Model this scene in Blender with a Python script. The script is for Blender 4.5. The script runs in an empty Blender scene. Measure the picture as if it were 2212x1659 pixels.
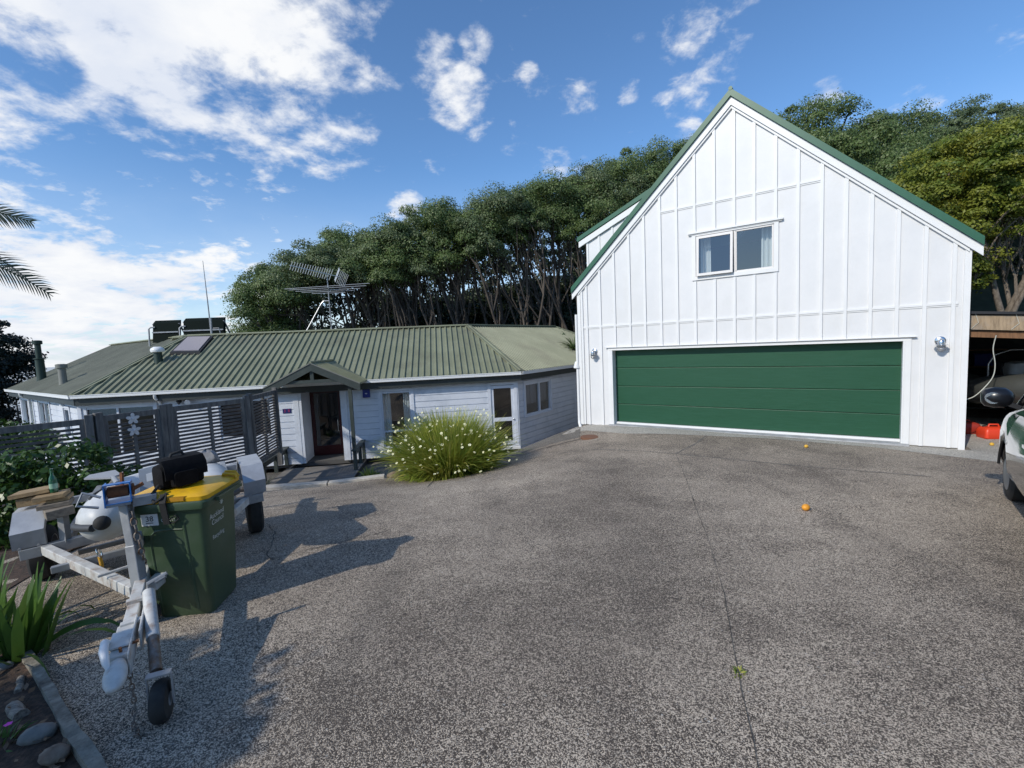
import bpy, bmesh, math, random
import numpy as np
from mathutils import Vector, Matrix, Euler

scene = bpy.context.scene
C = bpy.context.scene.collection
R = math.radians
PI = math.pi

# ------------------------------------------------------------------ camera, light, exposure
cam_d = bpy.data.cameras.new("camera"); cam = bpy.data.objects.new("camera", cam_d); C.objects.link(cam)
cam_d.sensor_fit = 'HORIZONTAL'; cam_d.sensor_width = 36.0; cam_d.lens = 36.0 * 994 / 2212
cam_d.clip_start = 0.05; cam_d.clip_end = 30000
PITCH = math.atan(83.8 / 994); ROLL = math.atan(0.045)
cam.matrix_world = Matrix.Rotation(PI / 2 - PITCH, 4, 'X') @ Matrix.Rotation(-ROLL, 4, 'Z')
scene.camera = cam

SUN_AZ, SUN_EL = R(48 - 180), R(35)          # where the sun stands (azimuth from +Y towards +X)
sun_d = bpy.data.lights.new("sun", 'SUN'); sun = bpy.data.objects.new("sun", sun_d); C.objects.link(sun)
sun_d.energy = 3.35; sun_d.angle = R(0.53); sun_d.color = (1.0, 0.94, 0.83)
sv = Vector((math.sin(SUN_AZ) * math.cos(SUN_EL), math.cos(SUN_AZ) * math.cos(SUN_EL), math.sin(SUN_EL)))
sun.rotation_euler = sv.to_track_quat('Z', 'Y').to_euler()
sun.location = sv * 50

scene.view_settings.view_transform = 'Standard'
scene.view_settings.look = 'None'
scene.view_settings.exposure = 0.0
scene.view_settings.gamma = 1.0
scene.view_settings.use_curve_mapping = False


class NT:
    """thin wrapper to write node trees"""
    def __init__(s, tree):
        s.t = tree; tree.nodes.clear()
    def n(s, typ, ins=None, **kw):
        nd = s.t.nodes.new(typ)
        for k, v in kw.items(): setattr(nd, k, v)
        for k, v in (ins or {}).items():
            sock = nd.inputs[k]
            if isinstance(v, bpy.types.NodeSocket): s.t.links.new(v, sock)
            else:
                try: sock.default_value = v
                except Exception: sock.default_value = (*v, 1.0)
        return nd
    def link(s, a, b): s.t.links.new(a, b)
    def math(s, op, a, b=0.0, c=0.0, clamp=False):
        nd = s.n('ShaderNodeMath', operation=op, use_clamp=clamp)
        for i, v in enumerate((a, b, c)):
            if isinstance(v, bpy.types.NodeSocket): s.t.links.new(v, nd.inputs[i])
            else: nd.inputs[i].default_value = v
        return nd.outputs[0]
    def mix(s, f, a, b, blend='MIX'):
        nd = s.n('ShaderNodeMix', data_type='RGBA', blend_type=blend)
        for i, v in ((0, f), (6, a), (7, b)):
            if isinstance(v, bpy.types.NodeSocket): s.t.links.new(v, nd.inputs[i])
            else: nd.inputs[i].default_value = v if i == 0 else (*v[:3], 1.0)
        return nd.outputs[2]
    def ramp(s, f, stops, interp='LINEAR'):
        nd = s.n('ShaderNodeValToRGB'); nd.color_ramp.interpolation = interp
        el = nd.color_ramp.elements
        while len(el) < len(stops): el.new(0.5)
        for e, (p, c) in zip(el, stops):
            e.position = p; e.color = (*c, 1) if not isinstance(c, (int, float)) else (c, c, c, 1)
        s.t.links.new(f, nd.inputs[0]); return nd.outputs[0]


def smooth(nt, x, a, b):
    nd = nt.n('ShaderNodeMapRange', interpolation_type='SMOOTHSTEP')
    nt.link(x, nd.inputs[0]); nd.inputs[1].default_value = a; nd.inputs[2].default_value = b
    return nd.outputs[0]


# ------------------------------------------------------------------ sky: Nishita plus procedural clouds
world = bpy.data.worlds.new("World"); scene.world = world; world.use_nodes = True
nt = NT(world.node_tree)
sky = nt.n('ShaderNodeTexSky', sky_type='NISHITA', sun_disc=False, sun_elevation=SUN_EL,
           sun_rotation=SUN_AZ, altitude=0, air_density=1.0, dust_density=0.25, ozone_density=2.2)
tc = nt.n('ShaderNodeTexCoord')
dirn = nt.n('ShaderNodeVectorMath', {0: tc.outputs['Generated']}, operation='NORMALIZE').outputs[0]
sep = nt.n('ShaderNodeSeparateXYZ', {0: dirn})
den = nt.math('ADD', nt.math('MAXIMUM', sep.outputs[2], 0.0), 0.22)
px = nt.math('DIVIDE', sep.outputs[0], den); py = nt.math('DIVIDE', sep.outputs[1], den)
pl = nt.n('ShaderNodeCombineXYZ', {0: px, 1: py, 2: 0.0}).outputs[0]
no1 = nt.n('ShaderNodeTexNoise', {'Vector': pl, 'Scale': 3.1, 'Detail': 10.0, 'Roughness': 0.6, 'Distortion': 0.25})
no2 = nt.n('ShaderNodeTexNoise', {'Vector': pl, 'Scale': 11.0, 'Detail': 8.0, 'Roughness': 0.62, 'Distortion': 0.2})
no3 = nt.n('ShaderNodeTexNoise', {'Vector': pl, 'Scale': 1.2, 'Detail': 5.0, 'Roughness': 0.55})


def blob(d, rad, amp):
    d = Vector(d).normalized()
    dp = nt.n('ShaderNodeVectorMath', {0: dirn, 1: tuple(d)}, operation='DOT_PRODUCT').outputs['Value']
    return nt.math('MULTIPLY', smooth(nt, dp, math.cos(rad), 1.0), amp)


def pdir(px_, py_):      # direction of a cloud bank, given as bearing/elevation read from the photograph
    f = 994.
    x, y = (px_ - 1106) / f, (py_ - 829.5) / f
    c, s = math.cos(ROLL), math.sin(ROLL)
    x, y = c * x - s * y, s * x + c * y
    cp, sp = math.cos(PITCH), math.sin(PITCH)
    return (x, cp - sp * y, -sp - cp * y)


acc = neg = None
for (a, b, rad, amp) in ((40, 30, .50, .42), (250, 60, .42, .52), (130, 200, .42, .48), (330, 130, .30, .46), (460, 90, .16, .36), (290, 280, .30, .44), (430, 300, .24, .46), (560, 310, .20, .46), (660, 335, .12, .36),
                         (755, 290, .08, .26), (775, 245, .05, .14), (110, 285, .20, .34), (60, 130, .08, -.35), (300, 400, .16, -.40), (480, 410, .14, -.35), (150, 385, .12, -.36), (590, 215, .10, -.3), (490, 190, .08, -.3), (620, 420, .12, -.3),
                         (30, 520, .36, .46), (230, 480, .26, .48), (420, 478, .15, .42), (520, 480, .09, .30), (590, 482, .05, .30), (140, 600, .36, .32), (350, 560, .28, .26), (330, 690, .24, .20), (550, 620, .12, .14),
                         (1000, 222, .075, .30), (745, 165, .05, .15), (1505, 150, .10, .12), (1200, 205, .07, .18), (1270, 190, .05, .18),
                         (930, 130, .06, .20), (1030, 95, .04, .24), (590, 50, .14, .24), (565, 165, .07, .18), (690, 55, .06, .14), (880, 460, .05, .30), (1200, 360, .06, .20), (1260, 355, .04, .22), (1785, 203, .04, .28),
                         (1920, 215, .08, .04), (1480, 250, .05, .08), (1490, 290, .04, .22), (1660, 200, .07, .08), (1145, 155, .025, .20), (1355, 198, .03, .20)):
    v = blob(pdir(a, b), rad, abs(amp))
    if amp < 0: neg = v if neg is None else nt.math('MAXIMUM', neg, v)
    else: acc = v if acc is None else nt.math('MAXIMUM', acc, v)
acc = nt.math('SUBTRACT', acc, neg)
back = nt.math('MULTIPLY', smooth(nt, sep.outputs[1], 0.15, -0.4), -0.10)
acc = nt.math('ADD', acc, back)
nz_ = nt.math('ADD', nt.math('MULTIPLY', nt.math('SUBTRACT', no1.outputs[0], 0.5), 1.15), nt.math('MULTIPLY', nt.math('SUBTRACT', no2.outputs[0], 0.5), 0.75))
dens = nt.math('ADD', nz_, acc)
cov = smooth(nt, dens, 0.09, 0.44)
horizon_veil = nt.math('ADD', nt.math('MULTIPLY', smooth(nt, sep.outputs[2], 0.36, 0.0), 0.45), nt.math('MULTIPLY', smooth(nt, sep.outputs[2], 0.10, -0.02), 0.4))
cov = nt.math('MAXIMUM', cov, horizon_veil, clamp=True)
cshade = nt.ramp(nt.math('ADD', nt.math('MULTIPLY', no3.outputs[0], 0.55), nt.math('MULTIPLY', no1.outputs[0], 0.5)),
                 [(0.44, (5.6, 6.0, 6.8)), (0.58, (7.1, 7.2, 7.35))])
skyc = nt.mix(1.0, sky.outputs[0], (0.80, 1.07, 1.30), 'MULTIPLY')
final = nt.mix(cov, skyc, cshade)
bg = nt.n('ShaderNodeBackground', {'Color': final, 'Strength': 0.135})
wo = nt.n('ShaderNodeOutputWorld', {'Surface': bg.outputs[0]})

# ------------------------------------------------------------------ materials
MATS = {}


def mat(name, c, rough=0.6, metal=0.0, c2=None, scale=4.0, mixr=(0.4, 0.65), bump=0.0, bscale=40.0, stretch=None, spec=0.5, coat=0.0, dirt=None, dscale=1.5):
    if name in MATS: return MATS[name]
    m = bpy.data.materials.new(name); m.use_nodes = True; MATS[name] = m
    n = NT(m.node_tree)
    tcn = n.n('ShaderNodeTexCoord'); vec = tcn.outputs['Object']
    if stretch:
        vec = n.n('ShaderNodeMapping', {'Vector': vec, 'Scale': stretch}).outputs[0]
    col = None
    p = n.n('ShaderNodeBsdfPrincipled', {'Roughness': rough, 'Metallic': metal, 'Specular IOR Level': spec, 'Coat Weight': coat, 'Coat Roughness': 0.05})
    if c2 is not None:
        nz = n.n('ShaderNodeTexNoise', {'Vector': vec, 'Scale': scale, 'Detail': 6.0, 'Roughness': 0.65})
        f = n.ramp(nz.outputs[0], [(mixr[0], 0.0), (mixr[1], 1.0)])
        col = n.mix(f, c, c2)
    if dirt is not None:
        nz2 = n.n('ShaderNodeTexNoise', {'Vector': tcn.outputs['Object'], 'Scale': dscale, 'Detail': 8.0, 'Roughness': 0.7})
        f2 = n.ramp(nz2.outputs[0], [(0.52, 0.0), (0.72, 0.85)])
        col = n.mix(f2, col if col is not None else c, dirt)
    if col is None: p.inputs['Base Color'].default_value = (*c, 1)
    else: n.link(col, p.inputs['Base Color'])
    if bump > 0:
        nb = n.n('ShaderNodeTexNoise', {'Vector': vec, 'Scale': bscale, 'Detail': 5.0, 'Roughness': 0.6})
        b = n.n('ShaderNodeBump', {'Height': nb.outputs[0], 'Strength': bump, 'Distance': 0.01})
        n.link(b.outputs[0], p.inputs['Normal'])
    n.n('ShaderNodeOutputMaterial', {'Surface': p.outputs[0]})
    return m


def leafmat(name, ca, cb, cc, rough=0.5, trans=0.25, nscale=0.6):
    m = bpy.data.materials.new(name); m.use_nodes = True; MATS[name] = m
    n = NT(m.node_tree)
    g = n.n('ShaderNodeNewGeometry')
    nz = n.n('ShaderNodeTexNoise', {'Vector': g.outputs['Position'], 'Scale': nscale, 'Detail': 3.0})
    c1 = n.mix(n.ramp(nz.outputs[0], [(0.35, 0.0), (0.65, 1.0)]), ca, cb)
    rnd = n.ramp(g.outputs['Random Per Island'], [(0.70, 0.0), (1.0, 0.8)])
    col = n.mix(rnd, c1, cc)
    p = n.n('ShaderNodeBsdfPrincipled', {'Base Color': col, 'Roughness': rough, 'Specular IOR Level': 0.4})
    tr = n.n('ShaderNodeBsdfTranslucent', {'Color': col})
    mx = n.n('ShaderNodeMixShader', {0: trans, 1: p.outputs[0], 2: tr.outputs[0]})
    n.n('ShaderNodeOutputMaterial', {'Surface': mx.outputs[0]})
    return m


def glassmat(name, tint=(0.8, 0.85, 0.87), base=0.05):
    m = bpy.data.materials.new(name); m.use_nodes = True; MATS[name] = m
    n = NT(m.node_tree)
    g = n.n('ShaderNodeNewGeometry')                  # two-sided Schlick term
    cs = n.math('ABSOLUTE', n.n('ShaderNodeVectorMath', {0: g.outputs['Normal'], 1: g.outputs['Incoming']}, operation='DOT_PRODUCT').outputs['Value'])
    f = n.math('ADD', n.math('MULTIPLY', n.math('POWER', n.math('SUBTRACT', 1.0, cs), 5.0), 0.9), 0.045 + base, clamp=True)
    tr = n.n('ShaderNodeBsdfTransparent', {'Color': tint})
    gl = n.n('ShaderNodeBsdfGlossy', {'Roughness': 0.01, 'Color': (1, 1, 1)})
    mx = n.n('ShaderNodeMixShader', {0: f, 1: tr.outputs[0], 2: gl.outputs[0]})
    n.n('ShaderNodeOutputMaterial', {'Surface': mx.outputs[0]})
    return m


def aggregate(name, light, dark, mid, amount=0.5, stain=1.0, dirtc=(0.05, 0.045, 0.04)):
    """washed exposed-aggregate concrete"""
    m = bpy.data.materials.new(name); m.use_nodes = True; MATS[name] = m
    n = NT(m.node_tree)
    g = n.n('ShaderNodeNewGeometry'); pos = g.outputs['Position']
    wob = n.n('ShaderNodeTexNoise', {'Vector': pos, 'Scale': 110.0, 'Detail': 2.0})
    vp = n.n('ShaderNodeVectorMath', {0: pos, 1: n.n('ShaderNodeVectorMath', {0: wob.outputs[1], 'Scale': 0.007}, operation='SCALE').outputs[0]}, operation='ADD').outputs[0]
    v1 = n.n('ShaderNodeTexVoronoi', {'Vector': vp, 'Scale': 175.0, 'Randomness': 1.0})
    v2 = n.n('ShaderNodeTexVoronoi', {'Vector': vp, 'Scale': 52.0, 'Randomness': 1.0})
    s1 = n.n('ShaderNodeSeparateColor', {0: v1.outputs['Color']})
    s2 = n.n('ShaderNodeSeparateColor', {0: v2.outputs['Color']})
    big = n.n('ShaderNodeTexNoise', {'Vector': pos, 'Scale': 0.45, 'Detail': 7.0, 'Roughness': 0.62})
    med = n.n('ShaderNodeTexNoise', {'Vector': pos, 'Scale': 2.3, 'Detail': 5.0, 'Roughness': 0.65})
    fine = n.n('ShaderNodeTexNoise', {'Vector': pos, 'Scale': 34.0, 'Detail': 5.0, 'Roughness': 0.7})
    # share of pale stones varies over the slab
    key = n.math('ADD', s1.outputs[0], n.math('MULTIPLY', n.math('SUBTRACT', fine.outputs[0], 0.5), 1.1))
    key = n.math('ADD', key, n.math('MULTIPLY', n.math('SUBTRACT', med.outputs[0], 0.5), 0.5 * stain))
    key = n.math('ADD', key, n.math('MULTIPLY', n.math('SUBTRACT', big.outputs[0], 0.5), 0.9 * stain))
    st = n.ramp(key, [(max(0.0, amount - 0.22), dark), (amount, mid), (min(1.0, amount + 0.26), light)])
    rare = n.ramp(s2.outputs[1], [(0.975, 0.0), (0.985, 1.0)])
    dist = n.ramp(v2.outputs[0], [(0.25, 1.0), (0.4, 0.0)])
    st = n.mix(n.math('MULTIPLY', n.math('MULTIPLY', rare, dist), 0.7), st, (0.62, 0.6, 0.55))
    # soot, moss and tyre wear in big patches
    pat = n.ramp(big.outputs[0], [(0.36, 1.0), (0.6, 0.0)])
    st = n.mix(n.math('MULTIPLY', pat, 0.32 * stain), st, dirtc)
    br = n.n('ShaderNodeTexNoise', {'Vector': pos, 'Scale': 0.9, 'Detail': 4.0})
    st = n.mix(n.math('MULTIPLY', n.ramp(br.outputs[0], [(0.45, 0.0), (0.7, 1.0)]), 0.35), st, (0.165, 0.135, 0.108))
    tm = n.n('ShaderNodeTexNoise', {'Vector': n.n('ShaderNodeMapping', {'Vector': pos, 'Rotation': (0, 0, -.6), 'Scale': (1.6, .16, 1.0)}).outputs[0], 'Scale': 1.3, 'Detail': 6.0, 'Roughness': 0.6})
    st = n.mix(n.math('MULTIPLY', n.ramp(tm.outputs[0], [(0.52, 0.0), (0.74, 1.0)]), 0.24 * stain), st, (0.085, 0.075, 0.066))
    p = n.n('ShaderNodeBsdfPrincipled', {'Base Color': st, 'Roughness': 0.88, 'Specular IOR Level': 0.3})
    hgt = n.math('ADD', n.math('MULTIPLY', s1.outputs[0], 0.5), n.math('SUBTRACT', 1.0, v1.outputs[0]))
    b = n.n('ShaderNodeBump', {'Height': hgt, 'Strength': 0.6, 'Distance': 0.007})
    n.link(b.outputs[0], p.inputs['Normal'])
    n.n('ShaderNodeOutputMaterial', {'Surface': p.outputs[0]})
    return m


M_drive = aggregate("exposed_aggregate", (0.76, 0.64, 0.50), (0.078, 0.063, 0.051), (0.325, 0.264, 0.204), amount=0.55, dirtc=(0.105, 0.086, 0.070))
M_apron = aggregate("pale_aggregate", (0.74, 0.69, 0.60), (0.20, 0.185, 0.16), (0.46, 0.43, 0.37), amount=0.48, stain=0.5, dirtc=(0.27, 0.25, 0.22))
M_path = aggregate("path_concrete", (0.36, 0.33, 0.28), (0.07, 0.065, 0.057), (0.18, 0.165, 0.145), amount=0.55, stain=0.8)
M_joint = mat("joint_filler_step_shade", (0.045, 0.04, 0.036), 0.95, c2=(0.16, 0.145, 0.125), scale=7)
M_seam = mat("worn_cement_seam", (0.20, 0.185, 0.165), 0.95, c2=(0.11, 0.10, 0.09), scale=6)
M_soil = mat("soil_mulch", (0.035, 0.024, 0.017), 0.95, c2=(0.10, 0.06, 0.04), scale=26, bump=1.0, bscale=45)
M_grass = mat("rough_grass", (0.018, 0.024, 0.010), 0.95, c2=(0.04, 0.042, 0.02), scale=1.2, bump=0.6, bscale=8)
M_white = mat("white_paint", (0.735, 0.73, 0.725), 0.45, c2=(0.69, 0.69, 0.69), scale=1.3, dirt=(0.68, 0.675, 0.66), dscale=1.1, bump=0.10, bscale=90)
M_trim = mat("white_trim_paint", (0.79, 0.785, 0.775), 0.4, c2=(0.75, 0.75, 0.74), scale=2.0)
M_plastic_w = mat("white_pvc", (0.80, 0.80, 0.79), 0.35)
M_board = mat("pale_weatherboard_paint", (0.68, 0.71, 0.77), 0.5, c2=(0.62, 0.65, 0.71), scale=2.0, bump=0.06, bscale=60, dirt=(0.46, 0.50, 0.56), dscale=1.2)  # blue cast of the skylight is put into the white paint colour
M_gdoor = mat("green_steel_door", (0.015, 0.074, 0.037), 0.42, spec=0.35, c2=(0.020, 0.086, 0.047), scale=7, stretch=(0.35, 0.35, 6.0), bump=0.25, bscale=26)
M_groof = mat("green_roof_steel", (0.020, 0.10, 0.055), 0.4, c2=(0.026, 0.12, 0.066), scale=3)
M_oroof = mat("olive_roof_steel", (0.20, 0.212, 0.135), 0.55, c2=(0.25, 0.262, 0.172), scale=0.9, dirt=(0.15, 0.145, 0.098), dscale=0.7)
M_oroof_old = mat("weathered_roof_steel", (0.14, 0.145, 0.105), 0.65, c2=(0.19, 0.195, 0.145), scale=0.8, dirt=(0.085, 0.08, 0.065), dscale=0.45)
M_fascia = mat("dark_fascia_paint", (0.030, 0.036, 0.034), 0.5, c2=(0.04, 0.046, 0.043), scale=3)
M_porchpaint = mat("dark_green_timber_paint", (0.040, 0.050, 0.044), 0.5, c2=(0.055, 0.066, 0.058), scale=3)
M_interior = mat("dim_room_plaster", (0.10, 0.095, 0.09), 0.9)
M_dark = mat("dark_void", (0.012, 0.012, 0.012), 0.9)
M_door_red = mat("dark_red_door_paint", (0.05, 0.009, 0.010), 0.35)
M_glass = glassmat("window_glass", (0.92, 0.95, 0.95), 0.09)
M_glassdark = glassmat("darkened_glass", (0.10, 0.11, 0.12), 0.06)  # darkness of the house rooms is put into the glass tint
M_curtain = bpy.data.materials.new("sheer_curtain"); M_curtain.use_nodes = True
_n = NT(M_curtain.node_tree); _d = _n.n('ShaderNodeBsdfDiffuse', {'Color': (.84, .88, .87, 1)}); _t = _n.n('ShaderNodeBsdfTranslucent', {'Color': (.84, .88, .87, 1)})
_n.n('ShaderNodeOutputMaterial', {'Surface': _n.n('ShaderNodeMixShader', {0: .4, 1: _d.outputs[0], 2: _t.outputs[0]}).outputs[0]})
M_timber = mat("weathered_fence_timber", (0.105, 0.099, 0.093), 0.85, c2=(0.20, 0.19, 0.178), scale=5, stretch=(3, 3, 0.5), bump=0.3, bscale=40)
M_timberslat = mat("weathered_slat_timber", (0.085, 0.078, 0.073), 0.85, c2=(0.155, 0.14, 0.13), scale=7, bump=0.3, bscale=40)
M_darktimber = mat("dark_stained_timber", (0.022, 0.021, 0.020), 0.7, c2=(0.045, 0.042, 0.04), scale=6)
M_deck = mat("grey_decking", (0.14, 0.13, 0.12), 0.85, c2=(0.24, 0.22, 0.20), scale=3, stretch=(1, 6, 1), bump=0.3, bscale=30)
M_sleeper = mat("bleached_sleeper", (0.62, 0.58, 0.51), 0.85, c2=(0.38, 0.34, 0.28), scale=5, stretch=(1, 7, 7), bump=0.5, bscale=30)
M_plank = mat("sawn_pine", (0.36, 0.25, 0.13), 0.8, c2=(0.24, 0.16, 0.08), scale=6, stretch=(0.6, 6, 6), bump=0.2, bscale=30, dirt=(0.15, 0.11, 0.07), dscale=4)
M_plankgrey = mat("silvered_pine", (0.26, 0.22, 0.17), 0.85, c2=(0.15, 0.125, 0.10), scale=6, stretch=(0.6, 6, 6), bump=0.2, bscale=30)
M_beam = mat("carport_beam_timber", (0.38, 0.28, 0.18), 0.8, c2=(0.22, 0.16, 0.10), scale=4, stretch=(6, 6, 1), dirt=(0.30, 0.28, 0.26), dscale=1.5)
M_beambrown = mat("brown_purlin_timber", (0.22, 0.11, 0.05), 0.75, c2=(0.13, 0.065, 0.03), scale=5, stretch=(6, 6, 1))
M_galv = mat("galvanised_steel", (0.36, 0.37, 0.38), 0.5, metal=0.35, c2=(0.25, 0.26, 0.275), scale=7, dirt=(0.42, 0.42, 0.40), dscale=5)
M_galvpaint = mat("weathered_white_steel", (0.60, 0.595, 0.57), 0.5, c2=(0.46, 0.455, 0.435), scale=8, dirt=(0.26, 0.15, 0.08), dscale=9)
M_guard = mat("dull_alloy_sheet", (0.48, 0.49, 0.50), 0.45, metal=0.35, c2=(0.38, 0.39, 0.41), scale=6, dirt=(0.42, 0.42, 0.41), dscale=3)
M_rust = mat("rusty_steel", (0.16, 0.06, 0.025), 0.85, c2=(0.28, 0.11, 0.04), scale=18, bump=0.4, bscale=60)
M_chain = mat("tarnished_chain_steel", (0.22, 0.20, 0.18), 0.55, metal=0.6, c2=(0.16, 0.09, 0.05), scale=20)
M_blue = mat("blue_painted_steel", (0.02, 0.17, 0.50), 0.4, dirt=(0.12, 0.06, 0.03), dscale=14)
M_rubber = mat("black_rubber", (0.018, 0.018, 0.018), 0.8, c2=(0.03, 0.03, 0.029), scale=14)
M_rim = mat("dull_wheel_rim", (0.30, 0.31, 0.32), 0.45, metal=0.5)
M_pvc = mat("pale_grey_inflatable_fabric", (0.60, 0.61, 0.61), 0.45, c2=(0.52, 0.53, 0.53), scale=3, dirt=(0.42, 0.42, 0.40), dscale=4)
M_pvcgrey = mat("mid_grey_inflatable_fabric", (0.06, 0.062, 0.056), 0.55, c2=(0.045, 0.048, 0.045), scale=2)
M_pvcdark = mat("charcoal_rubbing_strake", (0.05, 0.052, 0.055), 0.55)
M_greyplas = mat("grey_plastic", (0.28, 0.29, 0.31), 0.5)
M_transom = mat("grey_painted_board", (0.36, 0.39, 0.43), 0.5, c2=(0.30, 0.33, 0.36), scale=3)
M_bin = mat("dark_green_bin_plastic", (0.046, 0.078, 0.040), 0.42, c2=(0.056, 0.092, 0.050), scale=5, bump=0.06, bscale=160, dirt=(0.062, 0.09, 0.058), dscale=5)
M_lid = mat("yellow_bin_plastic", (0.78, 0.44, 0.012), 0.42, c2=(0.70, 0.38, 0.012), scale=6, dirt=(0.50, 0.27, 0.03), dscale=7)
M_paper = mat("white_sticker", (0.74, 0.74, 0.72), 0.5)
M_ink = mat("black_ink", (0.01, 0.01, 0.01), 0.6)
M_print = mat("pale_print", (0.62, 0.66, 0.64), 0.55)
M_bag = mat("black_nylon", (0.004, 0.004, 0.005), 0.85, spec=0.2, c2=(0.008, 0.008, 0.009), scale=20, bump=0.3, bscale=300)
M_strap = mat("charcoal_webbing", (0.022, 0.022, 0.022), 0.8, bump=0.4, bscale=300)
M_rope = mat("yellow_rope", (0.62, 0.33, 0.03), 0.8, c2=(0.45, 0.24, 0.03), scale=60, bump=0.5, bscale=140)
M_bottle = mat("green_bottle_glass", (0.008, 0.085, 0.035), 0.08, spec=0.8)
M_car = mat("black_car_paint", (0.006, 0.007, 0.010), 0.08, coat=1.0, spec=0.6)
M_carplastic = mat("black_car_trim", (0.012, 0.012, 0.014), 0.5)
M_lens = mat("clear_lamp_lens", (0.5, 0.5, 0.5), 0.15, spec=0.8)
M_red = mat("bright_red_tank_plastic", (0.72, 0.055, 0.018), 0.4)
M_reddark = mat("dark_red_tank_plastic", (0.32, 0.03, 0.018), 0.5)  # deeper red for one tank and the tail lights
M_steel = mat("polished_steel", (0.62, 0.62, 0.62), 0.22, metal=1.0)
M_alu = mat("antenna_aluminium", (0.60, 0.60, 0.60), 0.4, metal=0.6)
M_flue = mat("green_flue_paint", (0.011, 0.030, 0.019), 0.5)
M_grey = mat("grey_vent_paint", (0.20, 0.20, 0.175), 0.6)
M_manhole = mat("rusty_terracotta_lid", (0.20, 0.095, 0.055), 0.85, c2=(0.15, 0.07, 0.04), scale=30)
M_orange = mat("orange_peel", (0.78, 0.33, 0.03), 0.45, bump=0.2, bscale=200)
M_lemon = mat("yellow_peel", (0.72, 0.42, 0.05), 0.45)
M_stone = mat("river_stone", (0.15, 0.15, 0.14), 0.8, c2=(0.24, 0.23, 0.21), scale=9, bump=0.2, bscale=40)
M_stonebrown = mat("brown_stone", (0.16, 0.11, 0.08), 0.9, c2=(0.25, 0.2, 0.15), scale=9, bump=0.4, bscale=30)
M_drift = mat("bleached_driftwood", (0.32, 0.28, 0.23), 0.9, c2=(0.13, 0.105, 0.085), scale=9, stretch=(1, 6, 6), bump=0.7, bscale=25)
M_edging = mat("lichened_edging_timber", (0.17, 0.155, 0.125), 0.9, c2=(0.30, 0.28, 0.23), scale=12, bump=0.7, bscale=35, dirt=(0.06, 0.045, 0.035), dscale=5)
M_bark = mat("grey_brown_bark", (0.060, 0.048, 0.039), 0.9, c2=(0.125, 0.103, 0.084), scale=3, stretch=(3, 3, 0.7), bump=0.6, bscale=12)
M_barklight = mat("pale_bark", (0.24, 0.20, 0.16), 0.9, c2=(0.12, 0.095, 0.075), scale=4, stretch=(3, 3, 1.5), bump=0.5, bscale=12)
M_water = mat("sea_surface", (0.035, 0.12, 0.20), 0.22, c2=(0.045, 0.14, 0.22), scale=0.02, bump=0.4, bscale=0.25)
M_navy = mat("navy_enamel", (0.012, 0.018, 0.11), 0.4)
M_bluebox = mat("blue_meter_box", (0.012, 0.025, 0.20), 0.5)
M_digit = mat("purple_red_digit", (0.42, 0.05, 0.12), 0.5)
M_petal = mat("white_petal", (0.80, 0.80, 0.55), 0.6)
M_petalc = mat("yellow_flower_eye", (0.62, 0.42, 0.03), 0.6)
M_pink = mat("magenta_petal", (0.60, 0.03, 0.42), 0.6)
M_shell = mat("grey_shell", (0.32, 0.30, 0.28), 0.6)
M_metalflower = mat("pale_metal_flower", (0.62, 0.64, 0.68), 0.4, metal=0.25)
M_skyl = mat("skylight_acrylic", (0.26, 0.23, 0.25), 0.12, spec=0.8)
M_membrane = mat("black_membrane", (0.015, 0.016, 0.02), 0.6)
M_cable = mat("white_cable", (0.55, 0.55, 0.48), 0.5)
M_solargreen = mat("dark_green_panel_steel", (0.006, 0.011, 0.009), 0.8, spec=0.1)
L_tree = leafmat("pohutukawa_leaves", (0.082, 0.128, 0.036), (0.135, 0.195, 0.056), (0.29, 0.33, 0.15), trans=0.3, nscale=0.5)
L_tree2 = leafmat("dark_grey_green_leaves", (0.085, 0.125, 0.048), (0.135, 0.180, 0.074), (0.28, 0.31, 0.18), trans=0.28, nscale=0.5)
L_deep = leafmat("deep_shade_leaves", (0.030, 0.045, 0.018), (0.042, 0.060, 0.026), (0.06, 0.08, 0.035), trans=0.15)  # shade inside the wood is put into these darker leaf colours
L_yellow = leafmat("yellow_green_leaves", (0.10, 0.155, 0.02), (0.25, 0.25, 0.028), (0.36, 0.38, 0.07), trans=0.35, nscale=0.7)
L_shrub = leafmat("fresh_shrub_leaves", (0.035, 0.085, 0.018), (0.060, 0.120, 0.022), (0.10, 0.16, 0.04), rough=0.35, trans=0.3, nscale=1.5)
L_dark = leafmat("near_black_green_leaves", (0.010, 0.016, 0.012), (0.018, 0.026, 0.016), (0.03, 0.04, 0.025), trans=0.1)
L_iris = leafmat("iris_blades", (0.20, 0.29, 0.045), (0.38, 0.40, 0.065), (0.66, 0.58, 0.16), rough=0.45, trans=0.4, nscale=3.5)
L_strap = leafmat("broad_strap_leaves", (0.055, 0.125, 0.025), (0.09, 0.17, 0.03), (0.13, 0.20, 0.05), rough=0.4, trans=0.3, nscale=4)
L_palm = leafmat("palm_leaflets", (0.016, 0.030, 0.018), (0.025, 0.042, 0.022), (0.04, 0.06, 0.03), trans=0.15)


# ------------------------------------------------------------------ building helpers
def thing(name, label, cat, loc=(0, 0, 0), group=None):
    o = bpy.data.objects.new(name, None); C.objects.link(o)
    o.location = loc; o.empty_display_size = 0.2
    o['label'] = label; o['category'] = cat
    if group: o['group'] = group
    return o


def wloc(o):
    v = Vector((0, 0, 0))
    while o is not None:
        v += o.location; o = o.parent
    return v


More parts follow.
